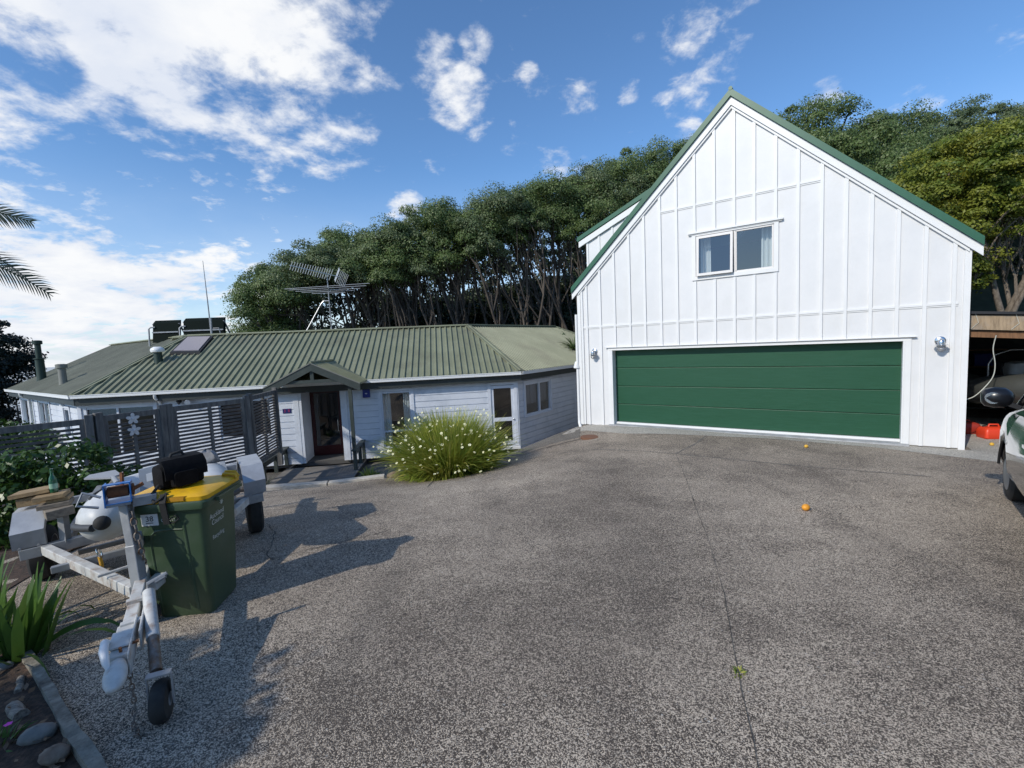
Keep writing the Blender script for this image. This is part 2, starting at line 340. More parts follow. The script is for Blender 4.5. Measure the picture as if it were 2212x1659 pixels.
def frame(o, az):
    """s runs along azimuth az, n is the outward normal to the right of it, z up (absolute)"""
    a = R(az)
    S = Vector((math.sin(a), math.cos(a), 0)); N = Vector((math.cos(a), -math.sin(a), 0)); O = Vector(o)
    return lambda s, n, z: O + S * s + N * n + Vector((0, 0, z))


WORLD = lambda x, y, z: Vector((x, y, z))


class MB:
    def __init__(s): s.v = []; s.f = []; s.mi = []; s.m = 0
    def add(s, vs, fs):
        b = len(s.v); s.v += [tuple(v) for v in vs]
        for f in fs: s.f.append(tuple(i + b for i in f)); s.mi.append(s.m)
        return s
    def box(s, F, a0, a1, b0, b1, c0, c1):
        P = [F(a, b, c) for c in (c0, c1) for b in (b0, b1) for a in (a0, a1)]
        return s.add(P, [(0, 2, 3, 1), (4, 5, 7, 6), (0, 1, 5, 4), (2, 6, 7, 3), (0, 4, 6, 2), (1, 3, 7, 5)])
    def prism(s, bottom, top):
        n = len(bottom)
        return s.add(list(bottom) + list(top), [tuple(range(n))[::-1], tuple(range(n, 2 * n))] + [(i, (i + 1) % n, n + (i + 1) % n, n + i) for i in range(n)])
    def poly(s, pts): return s.add(pts, [tuple(range(len(pts)))])
    def bar(s, a, b, w, h=None, up=(0, 0, 1)):
        a, b = Vector(a), Vector(b); h = h or w
        d = (b - a).normalized(); u = Vector(up)
        if abs(d.dot(u)) > 0.98: u = Vector((1, 0, 0))
        x = d.cross(u).normalized(); y = x.cross(d).normalized()
        P = []
        for e in (a, b):
            for sx, sy in ((-1, -1), (1, -1), (1, 1), (-1, 1)): P.append(e + x * sx * w / 2 + y * sy * h / 2)
        return s.prism(P[:4], P[4:])
    def tube(s, pts, rad, n=8, cap=True):
        pts = [Vector(p) for p in pts]
        rads = rad if isinstance(rad, (list, tuple)) else [rad] * len(pts)
        rings = []; prev = None
        for i, p in enumerate(pts):
            d = (pts[min(i + 1, len(pts) - 1)] - pts[max(i - 1, 0)]).normalized()
            if prev is None:
                u = Vector((0, 0, 1)) if abs(d.z) < 0.9 else Vector((1, 0, 0))
                x = d.cross(u).normalized()
            else:
                x = (prev - d * prev.dot(d)); x = x.normalized() if x.length > 1e-6 else d.orthogonal().normalized()
            prev = x; y = d.cross(x)
            rings.append([p + (x * math.cos(2 * PI * k / n) + y * math.sin(2 * PI * k / n)) * rads[i] for k in range(n)])
        V = [v for r in rings for v in r]; F = []
        for i in range(len(rings) - 1):
            for k in range(n):
                F.append((i * n + k, i * n + (k + 1) % n, (i + 1) * n + (k + 1) % n, (i + 1) * n + k))
        if cap: F += [tuple(range(n))[::-1], tuple(range((len(rings) - 1) * n, len(rings) * n))]
        return s.add(V, F)
    def lathe(s, o, prof, n=20, axis=(0, 0, 1)):
        """prof: list of (radius, height) along axis from o"""
        o = Vector(o); d = Vector(axis).normalized(); x = d.orthogonal().normalized(); y = d.cross(x)
        V = []; F = []
        for r, h in prof:
            for k in range(n): V.append(o + d * h + (x * math.cos(2 * PI * k / n) + y * math.sin(2 * PI * k / n)) * r)
        for i in range(len(prof) - 1):
            for k in range(n): F.append((i * n + k, i * n + (k + 1) % n, (i + 1) * n + (k + 1) % n, (i + 1) * n + k))
        F += [tuple(range(n))[::-1], tuple(range((len(prof) - 1) * n, len(prof) * n))]
        return s.add(V, F)
    def loft(s, rings, cap=True):
        n = len(rings[0]); V = [v for r in rings for v in r]; F = []
        for i in range(len(rings) - 1):
            for k in range(n): F.append((i * n + k, i * n + (k + 1) % n, (i + 1) * n + (k + 1) % n, (i + 1) * n + k))
        if cap: F += [tuple(range(n))[::-1], tuple(range((len(rings) - 1) * n, len(rings) * n))]
        return s.add(V, F)
    def torus(s, o, axis, R0, r0, n=28, m=8):
        o = Vector(o); d = Vector(axis).normalized(); x = d.orthogonal().normalized(); y = d.cross(x)
        pts = [o + (x * math.cos(2 * PI * k / n) + y * math.sin(2 * PI * k / n)) * R0 for k in range(n)]
        V = []; F = []
        for k in range(n):
            e = (pts[k] - o).normalized()
            for j in range(m): V.append(pts[k] + (e * math.cos(2 * PI * j / m) + d * math.sin(2 * PI * j / m)) * r0)
        for k in range(n):
            for j in range(m): F.append((k * m + j, ((k + 1) % n) * m + j, ((k + 1) % n) * m + (j + 1) % m, k * m + (j + 1) % m))
        return s.add(V, F)
    def ball(s, o, r, seg=14, rings=8, jit=0.0, seed=0, rot=0.0):
        rx, ry, rz = r if isinstance(r, (tuple, list)) else (r, r, r)
        rnd = random.Random(seed); o = Vector(o); V = []; F = []
        ca, sa = math.cos(rot), math.sin(rot)
        for i in range(rings + 1):
            t = PI * i / rings
            for k in range(seg):
                p = 2 * PI * k / seg; q = 1 + rnd.uniform(-jit, jit)
                x, y, z = rx * math.sin(t) * math.cos(p) * q, ry * math.sin(t) * math.sin(p) * q, -rz * math.cos(t) * q
                V.append(o + Vector((x * ca - y * sa, x * sa + y * ca, z)))
        for i in range(rings):
            for k in range(seg): F.append((i * seg + k, i * seg + (k + 1) % seg, (i + 1) * seg + (k + 1) % seg, (i + 1) * seg + k))
        return s.add(V, F)
    def build(s, name, mats, parent=None, label=None, cat=None, loc=None, group=None, kind=None, smooth=None, bevel=0.0):
        if not isinstance(mats, (list, tuple)): mats = [mats]
        me = bpy.data.meshes.new(name)
        off = wloc(parent) if parent is not None else Vector(loc if loc is not None else (0, 0, 0))
        me.from_pydata([(v[0] - off.x, v[1] - off.y, v[2] - off.z) for v in s.v], [], s.f)
        for m in mats: me.materials.append(m)
        if len(mats) > 1: me.polygons.foreach_set('material_index', s.mi)
        bm = bmesh.new(); bm.from_mesh(me); bmesh.ops.recalc_face_normals(bm, faces=bm.faces); bm.to_mesh(me); bm.free()
        o = bpy.data.objects.new(name, me); C.objects.link(o)
        if parent is not None: o.parent = parent
        else: o.location = off
        if smooth is not None:
            me.polygons.foreach_set('use_smooth', [True] * len(me.polygons)); me.set_sharp_from_angle(angle=R(smooth))
        if bevel > 0:
            b = o.modifiers.new('bevel', 'BEVEL'); b.width = bevel; b.segments = 2; b.limit_method = 'ANGLE'; b.angle_limit = R(40)
        if label: o['label'] = label
        if cat: o['category'] = cat
        if group: o['group'] = group
        if kind: o['kind'] = kind
        return o


def spline(P, k=5):
    P = [Vector(p) for p in P]; out = []
    for i in range(len(P) - 1):
        a, b, c_, d = P[max(0, i - 1)], P[i], P[i + 1], P[min(len(P) - 1, i + 2)]
        for j in range(k):
            t = j / k; out.append(.5 * ((2 * b) + (c_ - a) * t + (2 * a - 5 * b + 4 * c_ - d) * t * t + (3 * b - a - 3 * c_ + d) * t ** 3))
    return out + [P[-1]]


def npmesh(name, V, Q, mats, mi=None, parent=None, label=None, cat=None, loc=(0, 0, 0), group=None, kind=None):
    """quads from numpy arrays (V n x 3, Q m x 4), fast"""
    off = wloc(parent) if parent is not None else Vector(loc)
    V = np.asarray(V, dtype=np.float32) - np.array(off, dtype=np.float32)
    Q = np.asarray(Q, dtype=np.int32)
    me = bpy.data.meshes.new(name)
    me.vertices.add(len(V)); me.vertices.foreach_set('co', V.ravel())
    me.loops.add(Q.size); me.loops.foreach_set('vertex_index', Q.ravel())
    me.polygons.add(len(Q)); me.polygons.foreach_set('loop_start', np.arange(0, Q.size, 4, dtype=np.int32))
    if not isinstance(mats, (list, tuple)): mats = [mats]
    for m in mats: me.materials.append(m)
    if mi is not None: me.polygons.foreach_set('material_index', np.asarray(mi, dtype=np.int32))
    me.update(calc_edges=True)
    o = bpy.data.objects.new(name, me); C.objects.link(o)
    if parent is not None: o.parent = parent
    else: o.location = off
    if label: o['label'] = label
    if cat: o['category'] = cat
    if group: o['group'] = group
    if kind: o['kind'] = kind
    return o


def text_into(mb, s, size, O, X, Y, lift):
    """lettering: built-in font turned into flat faces laid on plane (O, X, Y), raised by lift"""
    cu = bpy.data.curves.new("lettering", 'FONT'); cu.body = s; cu.size = size; cu.align_x = 'CENTER'; cu.align_y = 'CENTER'
    ob = bpy.data.objects.new("lettering", cu); C.objects.link(ob)
    bpy.context.view_layer.update()
    dg = bpy.context.evaluated_depsgraph_get(); me = ob.evaluated_get(dg).to_mesh()
    O, X, Y = Vector(O), Vector(X).normalized(), Vector(Y).normalized(); Z = X.cross(Y)
    mb.add([O + X * v.co.x + Y * v.co.y + Z * lift for v in me.vertices], [tuple(p.vertices) for p in me.polygons])
    ob.evaluated_get(dg).to_mesh_clear(); bpy.data.objects.remove(ob); bpy.data.curves.remove(cu)


def leaf_quads(P, Nrm, size, rng, aspect=0.6):
    """one small quad (slightly kite shaped) per point, facing about Nrm"""
    n = len(P)
    t = rng.normal(size=(n, 3)); t -= Nrm * np.sum(t * Nrm, 1, keepdims=True); t /= np.linalg.norm(t, axis=1, keepdims=True) + 1e-9
    b = np.cross(Nrm, t)
    s = (size * rng.uniform(0.6, 1.3, n))[:, None]
    V = np.stack([P - t * s * 0.5, P + b * s * aspect * 0.5, P + t * s * 0.5, P - b * s * aspect * 0.5], 1).reshape(-1, 3)
    Q = np.arange(n * 4).reshape(n, 4)
    return V, Q


def clump_leaves(cent, rad, per, size, rng, flat=0.75, out=None):
    """leaves gathered in clumps: a shell of leaves round every clump centre"""
    cent = np.asarray(cent); n = len(cent)
    rad = np.broadcast_to(np.asarray(rad, dtype=float), (n,))
    d = rng.normal(size=(n, per, 3)); d[..., 2] = np.abs(d[..., 2]) * 1.0 - 0.35
    d /= np.linalg.norm(d, axis=2, keepdims=True)
    r = rng.uniform(0.5, 1.0, (n, per, 1)) ** 0.35 * (1 + .14 * rng.normal(size=(n, per, 1)))
    off = d * r * rad[:, None, None]; off[..., 2] *= flat
    P = (cent[:, None, :] + off).reshape(-1, 3)
    N = (d * 1.0 + np.array([-.05, -.08, .18]) + rng.normal(size=d.shape) * 0.40).reshape(-1, 3); N /= np.linalg.norm(N, axis=1, keepdims=True)
    return leaf_quads(P, N, size, rng)


# ------------------------------------------------------------------ ground
pts = np.array([(-2.3, 3.9, -2.1), (0, 2, -2.05), (4, 2, -2.1), (8, 2, -2.15), (-3, 0, -2.0), (0, -5, -1.9), (8, -5, -2.0), (-8, -5, -2.0),
                (-4.6, 4.4, -2.14), (-3.3, 6.2, -2.24), (0, 6, -2.25), (4, 6, -2.25), (6.4, 5.8, -2.25), (12, 5, -2.32), (16, 9, -2.4), (10.5, 9.6, -2.42),
                (8.8, 8.8, -2.44), (5.4, 11.2, -2.405), (2.9, 13.0, -2.42), (2.0, 13.6, -2.50), (9, 15, -2.45), (14, 16, -2.45),
                (0, 9, -2.47), (2.5, 10, -2.38), (-1.6, 9.9, -2.85), (-3.5, 8.5, -2.62), (-5, 10.1, -3.00), (-3.3, 10.8, -3.04), (-6.0, 10.2, -3.03),
                (0.3, 11.8, -2.85), (1.9, 11.8, -2.52), (-5.5, 12.0, -3.6), (-3, 12.6, -3.55), (-6.8, 13.2, -3.76), (-4, 15, -3.72), (0.2, 15.6, -3.62),
                (-1.5, 13, -3.45), (1.2, 16.6, -3.62), (3.4, 19.8, -3.64), (2.6, 16.4, -3.2), (-8, 8, -2.65), (-7, 5, -2.3), (-9, 11, -3.2), (-12, 4, -2.4), (-12, 15, -3.8), (6, 20, -3.5)])


def tps_fit(p, lam=0.02):
    n = len(p); d = np.linalg.norm(p[:, None, :2] - p[None, :, :2], axis=2)
    K = np.where(d > 0, d * d * np.log(d + 1e-12), 0) + np.eye(n) * lam
    Pm = np.hstack([np.ones((n, 1)), p[:, :2]])
    A = np.zeros((n + 3, n + 3)); A[:n, :n] = K; A[:n, n:] = Pm; A[n:, :n] = Pm.T
    return np.linalg.solve(A, np.concatenate([p[:, 2], np.zeros(3)]))


TW = tps_fit(pts)


def Hn(xy):
    xy = np.atleast_2d(np.asarray(xy, dtype=float)); d = np.linalg.norm(xy[:, None, :] - pts[None, :, :2], axis=2)
    K = np.where(d > 0, d * d * np.log(d + 1e-12), 0)
    return K @ TW[:-3] + TW[-3] + xy @ TW[-2:]


def H(x, y): return float(Hn([(x, y)])[0])


def on(x, y, dz=0.0): return Vector((x, y, H(x, y) + dz))


# driveway sheet
xs = np.arange(-12.5, 16.01, 0.25); ys = np.arange(-5.0, 17.6, 0.25)
gx, gy = np.meshgrid(xs, ys); gz = Hn(np.stack([gx.ravel(), gy.ravel()], 1))
V = np.stack([gx.ravel(), gy.ravel(), gz], 1)
nx, ny = len(xs), len(ys)
ii = (np.arange(ny - 1)[:, None] * nx + np.arange(nx - 1)[None, :]).ravel()
Q = np.stack([ii, ii + 1, ii + nx + 1, ii + nx], 1)
drv = npmesh('driveway', V, Q, [M_drive], kind='structure')
drv.data.polygons.foreach_set('use_smooth', [True] * len(drv.data.polygons))


def strip_on_ground(mb, line, w, lift, jag=0.0, seed=1, step=0.12):
    rnd = random.Random(seed); P = []
    for a, b in zip(line[:-1], line[1:]):
        k = max(1, int(math.hypot(b[0] - a[0], b[1] - a[1]) / step))
        for i in range(k): P.append((a[0] + (b[0] - a[0]) * i / k, a[1] + (b[1] - a[1]) * i / k))
    P.append(line[-1]); L = []; Rr = []
    for i, p in enumerate(P):
        q, r = P[max(0, i - 1)], P[min(len(P) - 1, i + 1)]
        d = Vector((r[0] - q[0], r[1] - q[1])).normalized(); n = Vector((d.y, -d.x))
        o = rnd.uniform(-jag, jag); ww = w * (rnd.uniform(0.5, 1.4) if jag else 1)
        for lst, sg in ((L, -1), (Rr, 1)):
            x, y = p[0] + n.x * (sg * ww / 2 + o), p[1] + n.y * (sg * ww / 2 + o)
            lst.append((x, y, H(x, y) + lift))
    k = len(P)
    mb.add(L + Rr, [(i, i + 1, k + i + 1, k + i) for i in range(k - 1)])


def sheet(name, outline, lift, m, step=0.3, lab=None, cat=None):
    """sheet of ground inside a polygon, draped a little above the driveway"""
    bm = bmesh.new(); vs = [bm.verts.new((x, y, 0)) for x, y in outline]; bm.faces.new(vs)
    xs_ = [p[0] for p in outline]; ys_ = [p[1] for p in outline]
    for v in np.arange(min(xs_), max(xs_), step): bmesh.ops.bisect_plane(bm, geom=bm.verts[:] + bm.edges[:] + bm.faces[:], plane_co=(v, 0, 0), plane_no=(1, 0, 0))
    for v in np.arange(min(ys_), max(ys_), step): bmesh.ops.bisect_plane(bm, geom=bm.verts[:] + bm.edges[:] + bm.faces[:], plane_co=(0, v, 0), plane_no=(0, 1, 0))
    for v in bm.verts: v.co.z = H(v.co.x, v.co.y) + (lift(v.co.x, v.co.y) if callable(lift) else lift)
    bmesh.ops.recalc_face_normals(bm, faces=bm.faces)
    me = bpy.data.meshes.new(name); bm.to_mesh(me); bm.free(); me.materials.append(m)
    me.polygons.foreach_set('use_smooth', [True] * len(me.polygons))
    o = bpy.data.objects.new(name, me); C.objects.link(o); o['kind'] = 'structure'
    return o


# control joints, crack, seams and a painted step shadow of the slab (pattern of the driveway)
mb = MB()
strip_on_ground(mb, [(3.22, 9.05), (2.75, 7.3), (2.32, 5.8), (2.03, 4.75), (1.68, 3.65), (1.32, 2.68), (1.10, 2.05), (.9, 1.2), (.75, 0.3)], 0.0075, 0.004, jag=0.004, seed=3)
strip_on_ground(mb, [(-3.35, 5.95), (-3.2, 5.78), (-3.0, 5.5), (-2.82, 5.1), (-2.72, 4.8), (-2.6, 4.68), (-2.2, 5.0), (-1.6, 5.45)], 0.012, 0.006, jag=0.014, seed=4, step=0.07)
strip_on_ground(mb, [(-1.72, 9.35), (-1.62, 8.2)], 0.02, 0.006, jag=0.003, seed=6)
strip_on_ground(mb, [(-0.2, 11.75), (0.5, 11.95), (1.2, 11.9), (1.75, 11.95)], 0.05, 0.010, jag=0.006, seed=8)  # dark strip painted for the shadow line of the slab's edge step
o1 = mb.build('slab_joint_step_shade', [M_joint], kind='structure')
o1.parent = drv
mb = MB()
strip_on_ground(mb, [(0.3, 10.7), (1.7, 10.35), (3.22, 9.1), (4.8, 7.9), (6.4, 6.9)], 0.035, 0.005, jag=0.012, seed=5)
strip_on_ground(mb, [(3.22, 9.1), (3.9, 9.9), (4.6, 10.9)], 0.035, 0.005, jag=0.010, seed=7)
o2 = mb.build('slab_seam', [M_seam], kind='structure'); o2.parent = drv

GO = Vector((8.054, 9.359, -2.39)); GAZ = 125.5
GF0 = frame((8.054, 9.359, -2.39), GAZ)                     # s along the front to the right, n outward
apr = [tuple(GF0(u, n, 0)[:2]) for u, n in ((-7.6, 0.9), (-6.9, 0.75), (-5.6, 1.05), (-4, 0.75), (-2.5, 0.45), (-0.5, 0.5), (0.8, 0.9), (2.2, 1.6), (4.5, 1.9), (4.5, -4), (1.0, -4), (1.0, -0.02), (-7.5, -0.02))]
sheet('concrete_apron', apr, 0.004, M_apron)
pth = [(-8.6, 12.1), (-6.2, 11.0), (-3.2, 11.55), (-1.2, 11.9), (0.45, 12.3), (1.75, 12.15), (2.02, 13.7), (4.6, 17.3), (-8.6, 17.3)]
sheet('lower_path', pth, 0.004, M_path)
bed = [(-12.4, -4.8), (-1.2, -4.8), (-1.2, 0.9), (-1.70, 1.80), (-2.52, 2.38), (-3.05, 2.77), (-3.75, 3.26), (-4.9, 4.1), (-5.4, 5.4), (-5.5, 7.0), (-5.9, 9.0), (-6.3, 10.6), (-7.0, 12.2), (-12.4, 12.2)]
sheet('garden_bed', bed, lambda x, y: 0.012 + 0.02 * math.sin(5 * x) * math.sin(4.3 * y + 1), M_soil)


# wide terrain and the sea
def sstep(a, b, x):
    t = np.clip((x - a) / (b - a), 0, 1); return t * t * (3 - 2 * t)


def TZ(x, y):
    x = np.asarray(x, dtype=float); y = np.asarray(y, dtype=float)
    q = x * 0.62 + y * 0.78                                  # towards the wooded hill
    r = -4.25 + 2.0 * sstep(19, 26, y) * sstep(-14, -4, x) + 9.5 * sstep(20, 46, q) * sstep(-12, 16, x) + 7 * sstep(40, 80, q) * sstep(0, 30, x)
    r = r + 1.6 * sstep(8.5, 13, x) * sstep(11, 17, y)
    sea = sstep(-24, -48, x) + sstep(60, 90, y) * sstep(6, -16, x)
    return r - np.clip(sea, 0, 1) * 26


xs = np.concatenate([np.arange(-70, -14, 4.0), np.arange(-14, 40, 1.5), np.arange(40, 121, 5.0)])
ys = np.concatenate([np.arange(-40, -4, 6.0), np.arange(-4, 60, 1.6), np.arange(60, 121, 5.0)])
gx, gy = np.meshgrid(xs, ys); gz = TZ(gx, gy)
V = np.stack([gx.ravel(), gy.ravel(), gz.ravel()], 1); nx, ny = len(xs), len(ys)
ii = (np.arange(ny - 1)[:, None] * nx + np.arange(nx - 1)[None, :]).ravel()
ter = npmesh('hillside', V, np.stack([ii, ii + 1, ii + nx + 1, ii + nx], 1), [M_grass], kind='structure')
ter.data.polygons.foreach_set('use_smooth', [True] * len(ter.data.polygons))
mb = MB(); mb.poly([(-9000, -4000, -26), (9000, -4000, -26), (9000, 12000, -26), (-9000, 12000, -26)])
mb.build('sea', [M_water], kind='structure')

# ------------------------------------------------------------------ garage
G = frame((8.054, 9.359, -2.39), GAZ)
gar = thing('gable_garage', 'tall white board-and-batten gable garage with a green roof and wide green door', 'garage', G(-3.24, 0, 0))
UL, UR, UC = -7.39, 0.89, -3.24
ZR = 8.06; SL = 0.95


def zroof(u): return ZR - SL * abs(u - UC)


def zwall(u): return zroof(u) - 0.30


mb = MB()
W_L, W_R, W_B, W_T = -4.06, -2.37, 3.89, 4.88        # window opening
D_L, D_R, D_T = -6.38, -0.03, 2.115                   # door opening
TH = 0.22


def wallpiece(u0, u1, z0, z1):
    """z1 None: up to the rafters"""
    if z1 is None: top = [(u0, zwall(u0)), (u1, zwall(u1))]
    else: top = [(u0, z1), (u1, z1)]
    prof = [(u0, z0), (u1, z0), top[1], top[0]]
    mb.prism([G(u, -TH, z) for u, z in prof], [G(u, 0, z) for u, z in prof])


wallpiece(UL, D_L, -0.05, None)
wallpiece(D_L, W_L, D_T, None)
wallpiece(W_L, UC, D_T, W_B); wallpiece(W_L, UC, W_T, None)
wallpiece(UC, W_R, D_T, W_B); wallpiece(UC, W_R, W_T, None)
wallpiece(W_R, D_R, D_T, None)
wallpiece(D_R, UR, -0.02, None)
DEP = -9.5
mb.box(G, UL, UL + 0.15, DEP, -TH, -1.3, zwall(UL) - .02)
mb.box(G, UR - 0.15, UR, DEP, -TH, -0.3, zwall(UR) - .02)
back = [(UL, -1.3), (UR, -0.3), (UR, zwall(UR)), (UC, zwall(UC)), (UL, zwall(UL))]
mb.prism([G(u, DEP - .15, z) for u, z in back], [G(u, DEP, z) for u, z in back])
mb.build('wall', M_white, gar)
mb = MB(); mb.box(G, UL + .16, UR - .16, DEP + .02, -TH - .02, 2.5, 2.62); mb.box(G, -5.9, -0.7, -3.2, -3.1, 2.63, 5.1)
mb.build('upper_floor', M_interior, gar)
# battens and sheet joints
mb = MB()
BAT = [-7.225, -7.075, -6.651, -6.217, -5.775, -5.353, -4.923, -4.503, -4.059, -3.6, -3.159, -2.735, -2.30, -1.868, -1.429, -0.998, -0.570, -0.142, 0.280, 0.698]
for u in BAT:
    a, b = u - 0.062, u
    lo = 2.205 if -6.5 < b < 0.12 else (-0.05 if b < -6 else -0.02)
    hi = min(zwall(a), zwall(b)) - 0.055
    segs = [(lo, hi)]
    if -4.17 < b < -2.25: segs = [(lo, 3.775), (4.985, hi)]
    for z0, z1 in segs: mb.box(G, a, b, 0.001, 0.036, z0, z1)
for u0, u1 in ((UL - 0.012, UL + 0.085), (UR - 0.085, UR + 0.012)):
    mb.box(G, u0, u1, 0.001, 0.028, -0.06, min(zwall(u0), zwall(u1)) - 0.03)
mb.build('batten', M_trim, gar)
mb = MB()
allb = [UL + 0.09] + BAT + [UR - 0.09]
for zb in (2.80, 5.635):
    mb = MB()
    for a, b in zip(allb[:-1], allb[1:]):
        b2 = b - 0.064
        if b2 - a < 0.03 or min(zwall(a), zwall(b2)) < zb + 0.12: continue
        mb.box(G, a + .002, b2, 0.001, 0.014, zb - 0.04, zb - 0.012); mb.box(G, a + .002, b2, 0.001, 0.026, zb - 0.010, zb + 0.034)
    mb.build('sheet_joint_flashing', M_trim, gar)
# skirt under the cladding
for fa, fb, fc in ((UL + .02, D_L - .02, -.06), (D_R + .02, UR - .02, -.03)):
    mb = MB(); mb.box(G, fa, fb, -TH, -0.015, -0.6, fc)
    mb.build('footing', mat("bare_concrete", (0.27, 0.25, 0.22), 0.9, c2=(0.18, 0.17, 0.15), scale=6), gar)
# barge boards, raking batten, roof
for sgn, ue in ((-1, -7.535), (1, 1.045)):
    mb = MB()
    prof = [(UC, zroof(UC) - .155), (ue, zroof(ue) - .155), (ue, zroof(ue) - .335), (UC, zroof(UC) - .335)]
    mb.prism([G(u, 0.05, z) for u, z in prof], [G(u, 0.085, z) for u, z in prof])
    prof = [(UC, zroof(UC) - .34), (ue - sgn * .18, zroof(ue - sgn * .18) - .34), (ue - sgn * .18, zroof(ue - sgn * .18) - .40), (UC, zroof(UC) - .40)]
    mb.prism([G(u, 0.001, z) for u, z in prof], [G(u, 0.05, z) for u, z in prof])
    mb.build('barge_board', M_trim, gar)
    mb = MB()
    prof = [(UC, zroof(UC)), (ue, zroof(ue)), (ue, zroof(ue) - .05), (UC, zroof(UC) - .05)]
    mb.prism([G(u, DEP - .3, z) for u, z in prof], [G(u, 0.10, z) for u, z in prof])
    prof = [(UC, zroof(UC) + .012), (ue, zroof(ue) + .012), (ue, zroof(ue) - .15), (UC, zroof(UC) - .15)]
    mb.prism([G(u, 0.10, z) for u, z in prof], [G(u, 0.135, z) for u, z in prof])
    for k in range(46):                                                # corrugation ribs
        n0 = -0.1 - k * 0.21
        mb.bar(G(UC, n0, zroof(UC) + .01), G(ue, n0, zroof(ue) + .01), 0.05, 0.03)
    mb.build('roof_slope', M_groof, gar)
mb = MB(); mb.tube([G(UC, DEP - .3, ZR + .01), G(UC, 0.14, ZR + .01)], 0.045, 8)
mb.build('ridge_cap', M_groof, gar)
# shed dormer on the left slope
mb = MB()
dz0, ds = 5.42, 0.42
prof = [(UL, 3.95), (UL, dz0 - .12 + ds * .15), (-4.95, dz0 + ds * 2.4 - .12), (-4.95, zroof(-4.95) - .03)]
mb.prism([G(u, -0.85, z) for u, z in prof], [G(u, -0.70, z) for u, z in prof])
mb.box(G, UL, UL + .15, -5.2, -0.86, zwall(UL) - .02, dz0 - .1)
mb.build('dormer_wall', M_white, gar)
for u in (-7.33, -6.95, -6.53, -6.1, -5.7, -5.3):
    mb = MB(); mb.box(G, u - .06, u, -0.699, -0.676, zroof(u) + .06, dz0 + ds * (u + 7.54) - .15); mb.build('dormer_batten', M_trim, gar)
mb = MB()
prof = [(-7.62, dz0), (-7.62, dz0 - .17), (-4.75, dz0 + ds * 2.87 - .17), (-4.75, dz0 + ds * 2.87)]
mb.prism([G(u, -0.68, z) for u, z in prof], [G(u, -0.63, z) for u, z in prof]); mb.build('dormer_fascia', M_trim, gar)
mb = MB()
prof = [(-7.66, dz0 + .13), (-7.66, dz0 + .005), (-4.75, dz0 + ds * 2.91 + .005), (-4.75, dz0 + ds * 2.91 + .13)]
mb.prism([G(u, -5.5, z) for u, z in prof], [G(u, -0.60, z) for u, z in prof]); mb.build('dormer_roof', M_groof, gar)
# sectional door
gd = MB()
for k in range(4):
    z0 = 0.06 + k * 0.516; gd.box(G, D_L - .04, D_R + .04, -0.235, -0.205, z0, z0 + 0.507)
gdo = gd.build('garage_door', M_gdoor, gar, label='dark green four panel sectional garage door', bevel=0.009)
mb = MB(); mb.box(G, D_L + .002, D_R - .002, -0.20, -0.10, 0.006, 0.058); mb.build('bottom_seal', M_trim, gdo, bevel=0.006)
mb = MB()
mb.box(G, D_L - .001, D_L + .03, -0.2, 0.03, -0.03, D_T); mb.box(G, D_R - .03, D_R + .001, -0.2, 0.03, -0.01, D_T)
mb.box(G, D_L - .10, D_L - .002, 0.002, 0.03, -0.04, D_T); mb.box(G, D_R + .002, D_R + .10, 0.002, 0.03, -0.02, D_T)
mb.box(G, D_L - .10, D_R + .10, 0.002, 0.032, D_T + .001, D_T + .075); mb.box(G, D_L - .16, D_R + .18, 0.003, 0.075, D_T + .077, D_T + .09)
mb.build('door_trim', M_trim, gar)
mb = MB(); mb.box(G, D_L - .1, D_R + .1, -0.35, 0.12, -0.05, 0.004); mb.build('door_threshold', mat("threshold_concrete", (0.42, 0.43, 0.44), 0.8, c2=(0.3, 0.3, 0.3), scale=5), gar)
# upstairs window: left sash pushed slightly open, right pane fixed
win = MB()
for a, b, c_, d_ in ((W_L - .10, W_L - .01, W_B - .09, W_T + .03), (W_R + .01, W_R + .10, W_B - .09, W_T + .03)): win.box(G, a, b, 0.002, 0.034, c_, d_)
win.box(G, W_L - .01, W_R + .01, 0.002, 0.034, W_T + .001, W_T + .03); win.box(G, W_L - .01, W_R + .01, 0.002, 0.036, W_B - .09, W_B - .002)
win.box(G, W_L - .19, W_R + .19, 0.003, 0.075, W_T + .06, W_T + .10); win.box(G, W_L - .17, W_R + .17, 0.003, 0.045, W_T + .032, W_T + .058)
wo_ = win.build('window', M_trim, gar)
fr = MB()
um = -3.205
cream = mat("cream_window_joinery", (0.74, 0.71, 0.68), 0.4)
for a, b, c_, d_ in ((um + .035, um + .065, W_B + .02, W_T - .02), (W_R - .035, W_R, W_B, W_T), (um + .035, W_R - .036, W_B, W_B + .04), (um + .035, W_R - .036, W_T - .04, W_T)):
    fr.box(G, a, b, -0.06, 0.012, c_, d_)
fr.build('frame', cream, wo_)
fr = MB(); fr.box(G, W_L, W_L + .02, -.06, .012, W_B, W_T); fr.build('jamb', cream, wo_)
fr = MB(); fr.box(G, um, um + .033, -.06, .012, W_B, W_T); fr.build('mullion', cream, wo_)
sa = MB()
tilt = lambda z: 0.02 + (W_T - z) * 0.055
def sashbox(a, b, c_, d_):
    P = []
    for n_ in (0.0, 0.045):
        P.append([G(a, tilt(c_) + n_, c_), G(b, tilt(c_) + n_, c_), G(b, tilt(d_) + n_, d_), G(a, tilt(d_) + n_, d_)])
    sa.prism(P[0], P[1])
sl, sr = W_L + .02, um - .01
sashbox(sl, sl + .055, W_B, W_T - .02); sashbox(sr - .055, sr, W_B, W_T - .02); sashbox(sl + .055, sr - .055, W_B, W_B + .06); sashbox(sl + .055, sr - .055, W_T - .08, W_T - .02)
sa.build('opening_sash', cream, wo_)
mb = MB()
